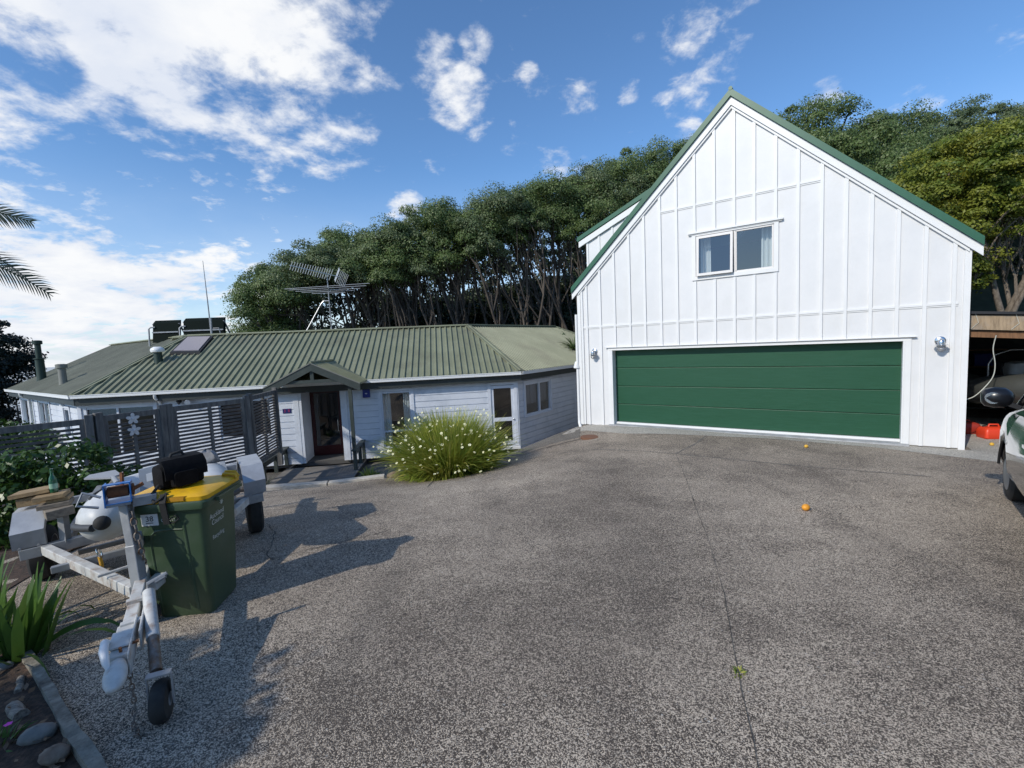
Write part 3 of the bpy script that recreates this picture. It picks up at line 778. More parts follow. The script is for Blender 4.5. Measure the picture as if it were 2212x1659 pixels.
mb.poly([G(sl + .05, tilt(W_B) + .02, W_B + .05), G(sr - .05, tilt(W_B) + .02, W_B + .05), G(sr - .05, tilt(W_T) + .02, W_T - .06), G(sl + .05, tilt(W_T) + .02, W_T - .06)])
mb.build('pane', M_glass, wo_)
mb = MB(); mb.poly([G(um + .05, -0.02, W_B + .03), G(W_R - .03, -0.02, W_B + .03), G(W_R - .03, -0.02, W_T - .03), G(um + .05, -0.02, W_T - .03)])
mb.build('pane', M_glass, wo_)


def curtain(F, s0, s1, z0, z1, n0, parent, folds=6, amp=0.03, name='curtain'):
    m_ = MB(); k = folds * 6; L = []; U = []
    for i in range(k + 1):
        t = i / k; s_ = s0 + (s1 - s0) * t; nn = n0 + amp * math.sin(t * folds * 2 * PI) + amp * .4 * math.sin(t * folds * 5.1)
        L.append(F(s_, nn * 1.0, z0)); U.append(F(s_ * .96 + .04 * (s0 + s1) / 2, nn, z1))
    m_.add(L + U, [(i, i + 1, k + 2 + i, k + 1 + i) for i in range(k)])
    return m_.build(name, M_curtain, parent, smooth=60)


curtain(G, -4.03, -3.78, W_B + .03, W_T + .1, -0.3, wo_, 3); curtain(G, -2.66, -2.36, W_B + .03, W_T + .1, -0.3, wo_, 3)
# downpipe at the left corner
mb = MB()
mb.tube([G(UL - .06, .02, 3.2), G(UL - .06, .03, 0.12), G(UL - .05, .05, -.02), G(UL + .05, .17, -.13), G(UL + .09, .2, -.25)], 0.042, 10)
mb.lathe(G(UL - .09, .02, 1.6), [(.04, 0), (.1, .03), (.1, .06), (.05, .22)], 10)
mb.build('downpipe', M_plastic_w, gar, smooth=50)

for nm, u0, lab in (('wall_lamp', -6.895, 'bulkhead wall lamp left of the green garage door'), ('wall_lamp', 0.50, 'bulkhead wall lamp right of the green garage door')):
    t = thing(nm, lab, 'wall lamp', G(u0, 0.03, 2.05), 'wall lamps either side of the garage door')
    mb = MB(); mb.lathe(G(u0, 0.002, 2.10), [(.085, 0), (.085, .018), (.06, .035)], 20, tuple(G(0, 1, 0) - G(0, 0, 0))); mb.tube([G(u0, .03, 2.10), G(u0, .09, 2.13), G(u0, .13, 2.10)], .022, 8); mb.build('mounting_plate', M_steel, t, smooth=40)
    mb = MB(); mb.lathe(G(u0, 0.14, 2.03), [(.052, 0), (.055, .06), (.04, .09), (.02, .1)], 18); mb.build('cap', M_steel, t, smooth=40)
    mb = MB(); mb.lathe(G(u0, 0.14, 2.018), [(.11, 0), (.115, .004), (.05, .016)], 22); mb.lathe(G(u0, 0.14, 1.975), [(.075, 0), (.078, .006), (.06, .012)], 22); mb.build('lamp_shade', M_steel, t, smooth=30)
    mb = MB(); mb.lathe(G(u0, 0.14, 1.90), [(.012, 0), (.042, .012), (.058, .05), (.06, .115)], 18); mb.build('globe', M_lens, t, smooth=60)
    mb = MB(); mb.torus(G(u0, 0.14, 1.95), (0, 0, 1), .064, .004); mb.tube([G(u0 - .064, .14, 2.02), G(u0 - .06, .14, 1.92), G(u0, .14, 1.885), G(u0 + .06, .14, 1.92), G(u0 + .064, .14, 2.02)], .004, 6); mb.build('wire_guard', M_steel, t)

# ------------------------------------------------------------------ house
HR = Vector((0.324, 15.923, 0)); HA = Vector((-13.345, 13.917, 0)); E = -0.93
AZF, AZW, AZL = 81.65, 35.5, -54.5
FO = 0.30                                              # eaves overhang
front = frame((HR.x, HR.y, 0), AZF)                    # s negative to the left, n outward, z absolute
wing = frame((HR.x, HR.y, 0), AZW)
left_o = frame((HA.x, HA.y, 0), AZL)                   # n would point the wrong way for the left wall, so flip it
leftF = lambda s, n, z: left_o(s, -n, z)
LEN = (HR - HA).length
house = thing('low_house', 'low pale weatherboard house with an olive ribbed steel roof and entry porch', 'house', front(-6.7, -FO, -3.6))
TP = math.tan(R(26))


def boards(mb_, F, s0, s1, z0, z1, n0, pitch=0.205, ref=-3.62):
    """lapped weatherboards: every board leans out at its foot"""
    k0 = math.floor((z0 - ref) / pitch)
    z = ref + k0 * pitch
    while z < z1 - 1e-4:
        a, b = max(z, z0), min(z + pitch, z1)
        g0 = z + pitch - 0.024
        for p_, q_, o_ in ((a, min(b, g0), .034), (max(a, g0), b, .004)):
            if q_ - p_ > 0.004: mb_.box(F, s0, s1, n0 - .06, n0 + o_, p_, q_)
        z += pitch


def wall_run(name, F, s0, s1, z0, z1, n0, openings):
    m_ = MB(); cur = s0
    for a, b, c_, d_ in sorted(openings):
        if a > cur: boards(m_, F, cur, a, z0, z1, n0)
        if c_ > z0 + .01: boards(m_, F, a, b, z0, c_, n0)
        if d_ < z1 - .01: boards(m_, F, a, b, d_, z1, n0)
        cur = b
    if cur < s1: boards(m_, F, cur, s1, z0, z1, n0)
    return m_.build(name, M_board, house)


def casement(F, s0, s1, z0, z1, n0, bars=(), trans=(), glass=M_glass, name='window', fw=0.05, facing=0.09, m=None, head=True):
    m = m or M_board
    a = MB()
    a.box(F, s0 - facing, s0 + .01, n0 + .036, n0 + .062, z0 - facing * .3, z1 + .01); a.box(F, s1 - .01, s1 + facing, n0 + .036, n0 + .062, z0 - facing * .3, z1 + .01)
    a.box(F, s0 - facing, s1 + facing, n0 + .036, n0 + .064, z1 + .011, z1 + .085)
    if head: a.box(F, s0 - facing - .05, s1 + facing + .05, n0 + .02, n0 + .085, z1 + .087, z1 + .102)
    a.box(F, s0 + .011, s1 - .011, n0 + .03, n0 + .075, z0 - .05, z0 - .001)
    w = a.build(name, m, house)
    f = MB()
    for p, q, r_, t_ in ((s0, s0 + fw, z0, z1), (s1 - fw, s1, z0, z1), (s0 + fw, s1 - fw, z0, z0 + fw), (s0 + fw, s1 - fw, z1 - fw, z1)): f.box(F, p, q, n0 - .05, n0 + .03, r_, t_)
    for b in bars: f.box(F, b - fw * .6, b + fw * .6, n0 - .048, n0 + .028, z0 + fw, z1 - fw)
    ed = [s0 + fw] + sorted(bars) + [s1 - fw]
    for zt in trans:
        for p, q in zip(ed[:-1], ed[1:]):
            f.box(F, p + (fw * .6 if p in bars else 0), q - (fw * .6 if q in bars else 0), n0 - .046, n0 + .026, zt - fw * .5, zt + fw * .5)
    f.build('frame', m, w)
    g = MB(); g.poly([F(s0 + .02, n0 - .012, z0 + .02), F(s1 - .02, n0 - .012, z0 + .02), F(s1 - .02, n0 - .012, z1 - .02), F(s0 + .02, n0 - .012, z1 - .02)])
    g.build('pane', glass, w)
    return w


ZB, ZT = -3.62, -1.20
ops_front = [(-13.80, -11.74, -2.9, -1.36), (-9.88, -8.3, -2.6, -1.38), (-7.40, -6.05, ZB, -1.25), (-4.80, -3.79, -3.32, -1.38), (-1.08, -0.22, -3.56, -1.38)]
# the front wall itself stands back from the gutter corner
SFR = -0.124                                           # where front and wing walls meet
SFL = -LEN + 0.124
wall_run('front_wall', front, SFL, SFR, ZB, ZT, -FO, [(a, b, c_, d_) for a, b, c_, d_ in ops_front])
ops_wing = [(0.60, 2.42, -2.60, -1.40)]
wall_run('wing_wall', wing, 0.124, 8.2, ZB - .1, ZT, -FO, ops_wing)
ops_left = [(7.62, 10.0, -2.75, -1.34), (4.75, 6.65, -2.75, -1.34), (1.95, 2.70, -2.45, -1.46)]
wall_run('left_wall', leftF, 0.124, 10.4, ZB - .3, ZT, -FO, ops_left)
for F, s in ((front, SFR), (front, SFL)):             # corner stops
    mb = MB(); mb.box(F, s - .04, s + .04, -FO - .03, -FO + .045, ZB, ZT); mb.build('corner_board', M_board, house)
# rooms behind the windows: floor, partitions
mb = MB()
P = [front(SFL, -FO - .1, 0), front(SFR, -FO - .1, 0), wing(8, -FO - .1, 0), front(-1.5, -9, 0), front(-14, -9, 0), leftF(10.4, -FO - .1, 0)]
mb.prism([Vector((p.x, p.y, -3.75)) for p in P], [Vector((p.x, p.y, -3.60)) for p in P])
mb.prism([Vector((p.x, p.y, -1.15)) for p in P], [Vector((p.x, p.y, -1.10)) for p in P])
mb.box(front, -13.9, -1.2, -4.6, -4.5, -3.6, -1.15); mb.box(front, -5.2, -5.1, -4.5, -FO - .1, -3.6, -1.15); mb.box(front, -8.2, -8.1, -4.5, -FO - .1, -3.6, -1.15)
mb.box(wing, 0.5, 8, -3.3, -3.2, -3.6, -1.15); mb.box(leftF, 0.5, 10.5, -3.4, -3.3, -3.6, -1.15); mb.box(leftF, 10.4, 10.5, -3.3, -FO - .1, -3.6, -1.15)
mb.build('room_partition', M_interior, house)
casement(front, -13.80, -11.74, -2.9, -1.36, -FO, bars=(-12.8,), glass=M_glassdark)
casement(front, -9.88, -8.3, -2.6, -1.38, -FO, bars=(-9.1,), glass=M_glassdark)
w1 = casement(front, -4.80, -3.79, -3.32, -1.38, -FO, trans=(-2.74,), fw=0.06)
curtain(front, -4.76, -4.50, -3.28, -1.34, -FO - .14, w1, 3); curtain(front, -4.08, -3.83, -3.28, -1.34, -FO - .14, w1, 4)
w2 = casement(wing, 0.60, 2.42, -2.60, -1.40, -FO, bars=(1.60,), fw=0.07)
mb = MB()
for s0 in (0.66, 0.90, 1.14, 1.36, 1.67, 1.87, 2.10): mb.box(wing, s0, s0 + .2, -FO - .12, -FO - .11, -2.2, -1.42)
mb.build('blind', mat("grey_blind", (0.16, 0.15, 0.16), 0.8), w2)
w3 = casement(leftF, 7.62, 10.0, -2.75, -1.34, -FO, bars=(8.8,), fw=0.06); curtain(leftF, 7.7, 9.9, -2.7, -1.3, -FO - .14, w3, 14)
w4 = casement(leftF, 4.75, 6.65, -2.75, -1.34, -FO, bars=(5.7,), fw=0.06); curtain(leftF, 5.4, 6.6, -2.7, -1.3, -FO - .14, w4, 9)
casement(leftF, 1.95, 2.70, -2.45, -1.46, -FO)
# glazed side door
DL, DR2 = -1.08, -0.22
gd = MB()
gd.box(front, DL - .09, DL + .02, -FO + .036, -FO + .062, -3.56, -1.37); gd.box(front, DR2 - .02, DR2 + .09, -FO + .036, -FO + .062, -3.56, -1.37); gd.box(front, DL - .09, DR2 + .09, -FO + .036, -FO + .064, -1.368, -1.29); gd.box(front, DL - .19, DR2 + .12, -FO + .02, -FO + .085, -1.288, -1.27)
dk = MB()
for a, b, c_, d_ in ((DL + .02, DL + .12, -3.54, -1.39), (DR2 - .12, DR2 - .02, -3.54, -1.39), (DL + .12, DR2 - .12, -1.49, -1.39), (DL + .12, DR2 - .12, -2.66, -2.53), (DL + .12, DR2 - .12, -3.54, -3.38)): dk.box(front, a, b, -FO - .02, -FO + .03, c_, d_)
sd = dk.build('glazed_door', M_board, house)
gd.build('door_frame', M_board, sd)
mb = MB(); mb.poly([front(DL + .11, -FO, -3.4), front(DR2 - .11, -FO, -3.4), front(DR2 - .11, -FO, -1.45), front(DL + .11, -FO, -1.45)]); mb.build('pane', M_glassdark, sd)
mb = MB(); mb.ball(front(DR2 - .07, -FO + .075, -2.60), .032); mb.build('door_knob', M_steel, sd, smooth=60)
mb = MB(); mb.box(front, DL - .1, DR2 + .12, -FO - .05, -FO + .16, -3.66, -3.575); mb.build('door_step', M_trim, sd)
# porch recess with the dark red front door
mb = MB()
mb.box(front, -7.40 - .03, -7.34, -FO - 1.0, -FO + .05, ZB, -1.2); mb.box(front, -6.11, -6.02, -FO - 1.0, -FO + .05, ZB, -1.2); mb.box(front, -7.6, -7.43, -FO + .036, -FO + .06, ZB, -1.21); mb.box(front, -6.018, -5.9, -FO + .036, -FO + .06, ZB, -1.21)
mb.build('porch_jamb', M_board, house)
mb = MB()
for a, b, c_, d_ in ((-7.33, -7.22, -3.58, -1.28), (-6.40, -6.30, -3.58, -1.28), (-7.22, -6.40, -1.38, -1.28), (-7.22, -6.40, -3.58, -3.25)): mb.box(front, a, b, -FO - .98, -FO - .92, c_, d_)
fd = mb.build('front_door', M_door_red, house)
mb = MB(); mb.poly([front(-7.23, -FO - .95, -3.3), front(-6.39, -FO - .95, -3.3), front(-6.39, -FO - .95, -1.3), front(-7.23, -FO - .95, -1.3)]); mb.build('pane', M_glass, fd)
mb = MB(); mb.box(front, -6.29, -6.24, -FO - .98, -FO - .9, -3.58, -1.28); mb.box(front, -6.155, -6.112, -FO - .98, -FO - .9, -3.58, -1.28); mb.box(front, -7.33, -6.11, -FO - .98, -FO - .9, -1.279, -1.2); mb.build('sidelight_frame', M_door_red, fd)
mb = MB(); mb.poly([front(-6.24, -FO - .95, -3.5), front(-6.15, -FO - .95, -3.5), front(-6.15, -FO - .95, -1.3), front(-6.24, -FO - .95, -1.3)]); mb.build('sidelight_pane', M_glassdark, fd)
mb = MB(); mb.tube([front(-6.44, -FO - .88, -2.75), front(-6.44, -FO - .86, -2.55), front(-6.44, -FO - .88, -2.35)], .014, 8); mb.build('door_handle', M_steel, fd)
mb = MB(); mb.box(front, -7.35, -6.1, -FO - 1.6, -FO - .985, -1.2, -1.16); mb.box(front, -7.335, -6.115, -FO - .98, -FO + .03, -1.20, -1.17); mb.build('porch_ceiling', M_interior, house)


# roofs --------------------------------------------------------------
def plane_roof(name, F, poly, ribs, rw, rh, m, parent=house, zoff=0.0, flipn=1, thick=0.03):
    """poly: (s, t) with t the run up from the eave; ribs every `ribs` metres run up the slope, clipped to the outline"""
    L = lambda s, t, h=0.0: F(s, -t, E + t * TP + zoff + h)
    m_ = MB()
    m_.prism([L(s, t, -thick) for s, t in poly], [L(s, t) for s, t in poly])
    smin, smax = min(p[0] for p in poly), max(p[0] for p in poly); s = smin + ribs * .5
    while s < smax:
        ts = []
        for (a, b), (c_, d_) in zip(poly, poly[1:] + poly[:1]):
            if (a - s) * (c_ - s) < 0: ts.append(b + (d_ - b) * (s - a) / (c_ - a))
        ts.sort()
        if len(ts) >= 2 and ts[-1] - ts[0] > .05:
            t0, t1 = ts[0], ts[-1]
            w0, w1 = rw, rw * .45
            prof = [(-w0 / 2, 0.002), (-w1 / 2, rh), (w1 / 2, rh), (w0 / 2, 0.002)]
            m_.prism([L(s + a, t0 + .0, h) for a, h in prof], [L(s + a, t1, h) for a, h in prof])
        s += ribs
    return m_.build(name, m, parent)


hip = 4.0
RS = 3.72                                              # run from eave to ridge
k225 = math.tan(R(22.5)) * RS
q1 = (-hip * math.cos(R(67.5)) - .0, RS); q2 = (-LEN + hip * math.cos(R(67.5)), RS)
plane_roof('front_roof', front, [(0, 0), q1, q2, (-LEN, 0)], 0.212, 0.07, 0.055, M_oroof)
plane_roof('wing_roof', wing, [(0, 0), (11.8, 0), (8.9, RS), (1.53, RS)], 0.16, 0.07, 0.04, M_oroof)
plane_roof('left_roof', leftF, [(0, 0), (10.9, 0), (10.7, RS), (1.53, RS)], 0.16, 0.08, 0.03, M_oroof_old)
plane_roof('rear_roof', lambda s, n, z: front(s, -2 * RS - n, z), [(-LEN - 2, 0), (-LEN + 1, RS), (q1[0], RS), (1.5, 0)], 0.8, 0.075, 0.04, M_oroof)
zr = E + RS * TP
mb = MB()
for a, b in ((front(*[q1[0], -RS, zr + .03]), front(q2[0], -RS, zr + .03)), (front(0, 0, E + .03), front(q1[0], -RS, zr + .03)), (front(-LEN, 0, E + .03), front(q2[0], -RS, zr + .03)),
             (wing(1.53, -RS, zr + .03), wing(8.9, -RS, zr + .03)), (wing(8.9, -RS, zr + .03), wing(11.8, 0, E + .03)), (leftF(1.53, -RS, zr + .03), leftF(10.7, -RS, zr + .03))):
    mb.bar(a, b, 0.24, 0.035)
    mb.tube([a + Vector((0, 0, .02)), b + Vector((0, 0, .02))], 0.03, 8)
mb.build('ridge_capping', M_oroof, house)
# gutters, fascia, soffit
for nm, F, s0, s1 in (('front', front, -LEN, 0), ('wing', wing, 0, 8.6), ('left', leftF, 0, 10.9)):
    mb = MB(); mb.box(F, s0, s1, -.03, .085, E - .095, E - .085); mb.box(F, s0, s1, .075, .088, E - .084, E + .012); mb.box(F, s0, s1, .088, .10, E - .01, E + .014); mb.box(F, s0, s1, -.03, -.02, E - .084, E + .0)
    mb.build('gutter', M_plastic_w, house)
    mb = MB(); mb.box(F, s0 - .0, s1, -.07, -.034, E - .31, E - .005); mb.build('fascia', M_fascia, house)
    mb = MB(); mb.box(F, s0, s1, -FO - .02, -.072, E - .29, E - .275); mb.build('soffit', M_fascia, house)
for F, s in ((front, -11.53), (leftF, 7.9)):
    mb = MB(); mb.tube([F(s, .03, E - .09), F(s, .03, E - .2), F(s, -.2, E - .36), F(s + .02, -FO + .09, E - .48), F(s + .02, -FO + .09, -3.5)], .045, 10); mb.build('downpipe', M_plastic_w, house, smooth=50)
# things bolted to roof and walls
sk = MB(); Lr = lambda s, t, h: front(s, -t, E + t * TP + h)
skp = [(-12.2, 2.28), (-11.2, 2.24), (-11.26, 3.46), (-12.21, 3.50)]
sk.prism([Lr(a, b, .01) for a, b in skp], [Lr(a, b, .11) for a, b in skp])
so = sk.build('skylight', M_membrane, house)
mb = MB(); skq = [(-12.12, 2.36), (-11.28, 2.32), (-11.33, 3.38), (-12.13, 3.42)]
mb.prism([Lr(a, b, .112) for a, b in skq], [Lr(a, b, .135) for a, b in skq]); mb.build('skylight_pane', M_skyl, so)
p = Lr(-12.33, 1.81, 0)
mb = MB(); mb.lathe(p - Vector((0, 0, .1)), [(.15, 0), (.13, .12), (.12, .45)], 16); vo = mb.build('roof_vent', M_flue, house, smooth=40)
mb = MB(); mb.lathe(p + Vector((0, 0, .36)), [(.19, 0), (.21, .06), (.19, .12), (.1, .18)], 18); mb.build('vent_cowl', M_plastic_w, vo, smooth=50)
p = leftF(8.5, -.75, E + .75 * TP)
mb = MB(); mb.lathe(p - Vector((0, 0, .2)), [(.20, 0), (.150, .25), (.145, 1.05), (.19, 1.07), (.19, 1.1), (.10, 1.12), (.10, 1.68), (.16, 1.70), (.16, 1.84), (.08, 1.86)], 18); mb.build('chimney_flue', M_flue, house, smooth=35)
p = leftF(3.85, -.55, E + .55 * TP)
mb = MB(); mb.lathe(p - Vector((0, 0, .2)), [(.15, 0), (.115, .25), (.11, .76), (.165, .77), (.165, .9), (.08, .92)], 16); mb.build('chimney_flue', M_grey, house, smooth=35)
mb = MB(); mb.box(front, -5.36, -5.13, -FO + .03, -FO + .14, -1.53, -1.25); mo = mb.build('meter_box', M_bluebox, house, bevel=.008)
mb = MB(); mb.box(front, -5.28, -5.21, -FO + .141, -FO + .144, -1.40, -1.375); mb.box(front, -5.25, -5.235, -FO + .141, -FO + .144, -1.42, -1.402); mb.build('meter_label', M_print, mo)
mb = MB(); mb.box(front, -7.94, -7.68, -FO + .03, -FO + .05, -1.90, -1.75); pq = mb.build('number_plaque', M_navy, house)
mb = MB()
for ch, s in (('3', -7.875), ('8', -7.745)): text_into(mb, ch, 0.13, front(s, -FO + .05, -1.825), front(1, 0, 0) - front(0, 0, 0), (0, 0, 1), .003)
mb.build('plaque_digits', M_digit, pq)
t = MB(); t.box(front, -10.86, -10.74, -FO + .03, -FO + .07, -1.32, -1.22); slo = t.build('security_light', M_carplastic, house)
mb = MB(); mb.lathe(front(-10.72, -FO + .1, -1.29), [(.03, 0), (.075, .1), (.08, .15)], 14, (0.4, -.8, -.3)); mb.build('lamp_head', M_plastic_w, slo, smooth=40)
mb = MB(); mb.lathe(front(-10.9, -FO + .1, -1.28), [(.03, 0), (.07, .1), (.075, .13)], 14, (-.5, -.7, -.4)); mb.build('lamp_head', M_carplastic, slo, smooth=40)
mb = MB(); mb.lathe(leftF(2.6, -FO + .05, -1.36), [(.1, 0), (.1, .06), (.06, .1)], 14); mb.build('eave_light', M_plastic_w, house, smooth=50)
# porch roof -------------------------------------------------------
porch = frame((HR.x, HR.y, 0), AZF)
pc, pw = -6.50, 1.36; pz = -0.26; pn = 1.42          # centre, half width, ridge height, how far out it stands
pp = math.tan(R(26))
for sg in (-1, 1):
    mb = MB(); se = pc + sg * pw; ze = pz - pw * pp
    nb = -1.55
    tri_in = lambda z: -(z - E) / TP                   # where the main roof has that height
    P = [porch(pc, pn, pz), porch(se, pn, ze), porch(se, tri_in(ze) - .05, ze), porch(pc, tri_in(pz) - .05, pz)]
    mb.prism([q - Vector((0, 0, .04)) for q in P], P)
    for k in range(9):
        nn = pn - .08 - k * .21
        e_in = (nn - tri_in(pz))
        s_a = pc if nn > tri_in(pz) else pc + sg * (pz - (E - nn * TP)) / pp
        if nn < tri_in(ze): break
        mb.bar(porch(s_a, nn, pz - abs(s_a - pc) * pp + .015), porch(se, nn, ze + .015), .05, .03)
    mb.build('porch_roof', M_oroof, house)
    mb = MB()
    prof = [(pc, pz - .012), (se, ze - .012), (se, ze - .235), (pc, pz - .235)]
    mb.prism([porch(s, pn - .02, z) for s, z in prof], [porch(s, pn + .03, z) for s, z in prof])
    mb.build('porch_barge_board', M_porchpaint, house)
    mb = MB(); prof = [(pc, pz + .012), (se, ze + .012), (se, ze - .02), (pc, pz - .02)]
    mb.prism([porch(s, pn + .032, z) for s, z in prof], [porch(s, pn + .05, z) for s, z in prof]); mb.build('barge_flashing', M_grey, house)
mb = MB(); mb.tube([porch(pc, pn + .05, pz + .02), porch(pc, -1.3, pz + .02)], .04, 8)
mb.build('porch_ridge_cap', M_oroof, house)
mb = MB()
mb.box(porch, pc - .95, pc + 1.0, pn - .12, pn - .02, -.86, -.76); mb.box(porch, pc - .05, pc + .05, pn - .12, pn - .02, -.759, -.42)
mb.build('gable_truss', M_porchpaint, house)
mb = MB(); mb.box(porch, pc - 1.05, pc - .97, -FO, pn - .13, -.86, -.76); mb.box(porch, pc + .97, pc + 1.05, -FO, pn - .13, -.86, -.76); mb.build('porch_beam', M_porchpaint, house)
mb = MB(); mb.box(porch, pc + .96, pc + 1.06, pn - .3, pn - .2, -2.96, -.86); mb.build('porch_post', M_porchpaint, house)

# deck in front of the door
dk = thing('entry_deck', 'low grey timber deck in front of the dark red entry door', 'deck', front(-6.6, .6, -3.7))
mb = MB()
for k in range(17):
    n0 = -FO - .02 + 1.0 + 1.75 - (k + 1) * .118 - 0.0
    mb.box(front, -7.75, -5.38, n0, n0 + .11, -3.625, -3.595)
mb.build('deck_boards', M_deck, dk)
mb = MB(); mb.box(front, -7.75, -5.38, 2.185, 2.225, -3.86, -3.63); mb.box(front, -7.74, -7.70, -.4, 2.18, -3.86, -3.63); mb.box(front, -5.43, -5.39, -.4, 2.18, -3.86, -3.63); mb.build('deck_fascia', M_darktimber, dk)
mb = MB()
mb.ball(front(-6.15, -.95, -3.56), (.14, .06, .05), 10, 6, .1, 2); mb.ball(front(-6.0, -.82, -3.55), (.13, .06, .06), 10, 6, .1, 5)
mb.build('shoe_pair', M_carplastic, label='pair of dark shoes left on the deck by the entry door', cat='shoes', loc=front(-6.1, -.9, -3.6))


def bench(lab, F, s, n0, n1, ztop, legs, w=0.16):
    t = thing('porch_bench', lab, 'bench rail', F(s, (n0 + n1) / 2, -3.6), 'dark timber bench rails beside the porch')
    mb = MB(); mb.box(F, s - w / 2, s + w / 2, n0, n1, ztop - .045, ztop); mb.box(F, s - .02, s + .02, n0 + .05, n1 - .05, ztop - .2, ztop - .046); mb.build('seat', M_porchpaint, t, bevel=.006)
    for n_ in legs:
        mb = MB(); mb.box(F, s - .05, s + .05, n_ - .05, n_ + .05, -3.62, ztop - .046); mb.build('leg', M_porchpaint, t)


bench('dark timber bench rail under the porch post right of the entry door', front, pc + 1.03, -.42, 1.35, -2.96, (1.25, .4, -.3))
bench('long dark timber bench rail left of the entry door below the slatted screen', front, -7.95, -.40, 2.9, -3.02, (2.75, 1.7, .7, -.25), w=.2)

# roof-top gear: solar boxes, whip and TV aerial
for k, (sc, w_) in enumerate(((-13.55, .95), (-12.15, 1.5))):
    t = thing('solar_collector', ('narrow dark green tilted collector behind the ridge, left one', 'wider dark green tilted collector behind the ridge beside the whip aerial')[k], 'solar collector', front(sc, -RS - 1.3, zr - .2), 'tilted collectors behind the roof ridge')
    mb = MB(); P = [front(sc - w_ / 2, -RS - .9, zr - .15), front(sc + w_ / 2, -RS - .9, zr - .15), front(sc + w_ / 2, -RS - 1.05, zr + .62 + .05 * k), front(sc - w_ / 2, -RS - 1.05, zr + .62 + .05 * k)]
    mb.prism(P, [q + Vector((0.02, .12, .12)) for q in P]); mb.build('collector_panel', M_solargreen, t)
    mb = MB(); mb.bar(P[0].lerp(P[3], .55) + Vector((0, -.03, -.02)), P[1].lerp(P[2], .55) + Vector((0, -.03, -.02)), .05); mb.bar(P[2] + Vector((0, 0, -.02)), P[2] + Vector((0, .8, -1.2)), .05); mb.bar(P[3] + Vector((0, 0, -.02)), P[3] + Vector((0, .8, -1.2)), .05); mb.build('support_frame', M_galv, t)
    mb = MB(); x0 = sc - w_ / 2 - .12
    mb.tube([front(x0, -RS - .9, zr - .3), front(x0, -RS - .95, zr + .4), front(x0 + .06, -RS - .97, zr + .46), front(x0 + .2, -RS - 1.0, zr + .46)], .03, 8); mb.build('header_pipe', M_galv, t, smooth=50)
b0 = front(-11.55, -RS - .25, zr - .05)
t = thing('whip_aerial', 'thin upright whip aerial rising behind the left end of the ridge', 'aerial', b0)
mb = MB(); mb.tube([b0, b0 + Vector((-.02, 0, 1.4)), b0 + Vector((-.05, 0, 2.95))], [.026, .02, .009], 6); mb.build('whip', M_galv, t)
mb = MB(); mb.tube([b0 + Vector((.02, -.02, -.2)), b0 + Vector((.05, -.02, .75))], .035, 8); mb.tube([b0 + Vector((.05, 0, .35)), b0 + Vector((.32, 0, .35)), b0 + Vector((.36, 0, .1))], .018, 6); mb.build('mount_pole', M_galv, t)
m0 = front(-6.98, -RS, zr + .03)
t = thing('television_aerial', 'pole with two stacked multi-element aerials and a stay on the roof ridge', 'aerial', m0)
mb = MB(); mb.tube([m0, m0 + Vector((-.02, 0, 2.2))], .022, 8); mb.build('mast', M_galv, t)
mb = MB(); mb.tube([front(-7.95, -RS, zr + .03), front(-7.3, -RS, zr + 1.1), front(-7.2, -RS, zr + 1.2), front(-7.0, -RS, zr + 1.2)], .022, 8); mb.build('stay', M_alu, t)
mb = MB(); hc = m0 + Vector((0, -.05, 1.58))
bx_d = Vector((.35, -.94, 0)).normalized(); el_d = Vector((.94, .35, 0)).normalized()
mb.bar(hc - bx_d * 1.2, hc + bx_d * 1.05, .03)
for k, (q, L_) in enumerate(((-1.15, 1.35), (-.6, 2.1), (-.1, 2.5), (.5, 2.9), (1.0, 3.1))):
    c_ = hc + bx_d * q + Vector((0, 0, .03)); mb.tube([c_ - Vector((.99, .12, .01 * k)) * L_ * .5, c_ + Vector((.99, .12, .01 * k)) * L_ * .5], .010, 6)
mb.build('long_element_array', M_alu, t)
mb = MB(); hc = m0 + Vector((-.1, 0, 2.25)); bd = Vector((-.55, -.83, .10)).normalized(); ed = Vector((.42, -.25, .80)).normalized()
ed = (ed - bd * ed.dot(bd)).normalized()
mb.bar(hc + bd * 1.45, hc - bd * .75, .028)
for k in range(17):
    c_ = hc + bd * (1.4 - k * .105); mb.bar(c_ - ed * (.17 + .004 * k), c_ + ed * (.17 + .004 * k), .028, .012)
up_ = bd.cross(ed)
for sg in (-1, 1):
    for k in range(6): c_ = hc - bd * .62 + up_ * (sg * .06 * (k + 1)) - bd * .03 * k; mb.bar(c_ - ed * .28, c_ + ed * .28, .02, .01)
mb.build('yagi_array', M_alu, t)

# ------------------------------------------------------------------ slatted screen fence
FT = -1.0
fp = [(-10.9, 6.2), (-8.05, 8.75), (-7.48, 9.84), (-6.5, 11.25), (-6.18, 12.3)]


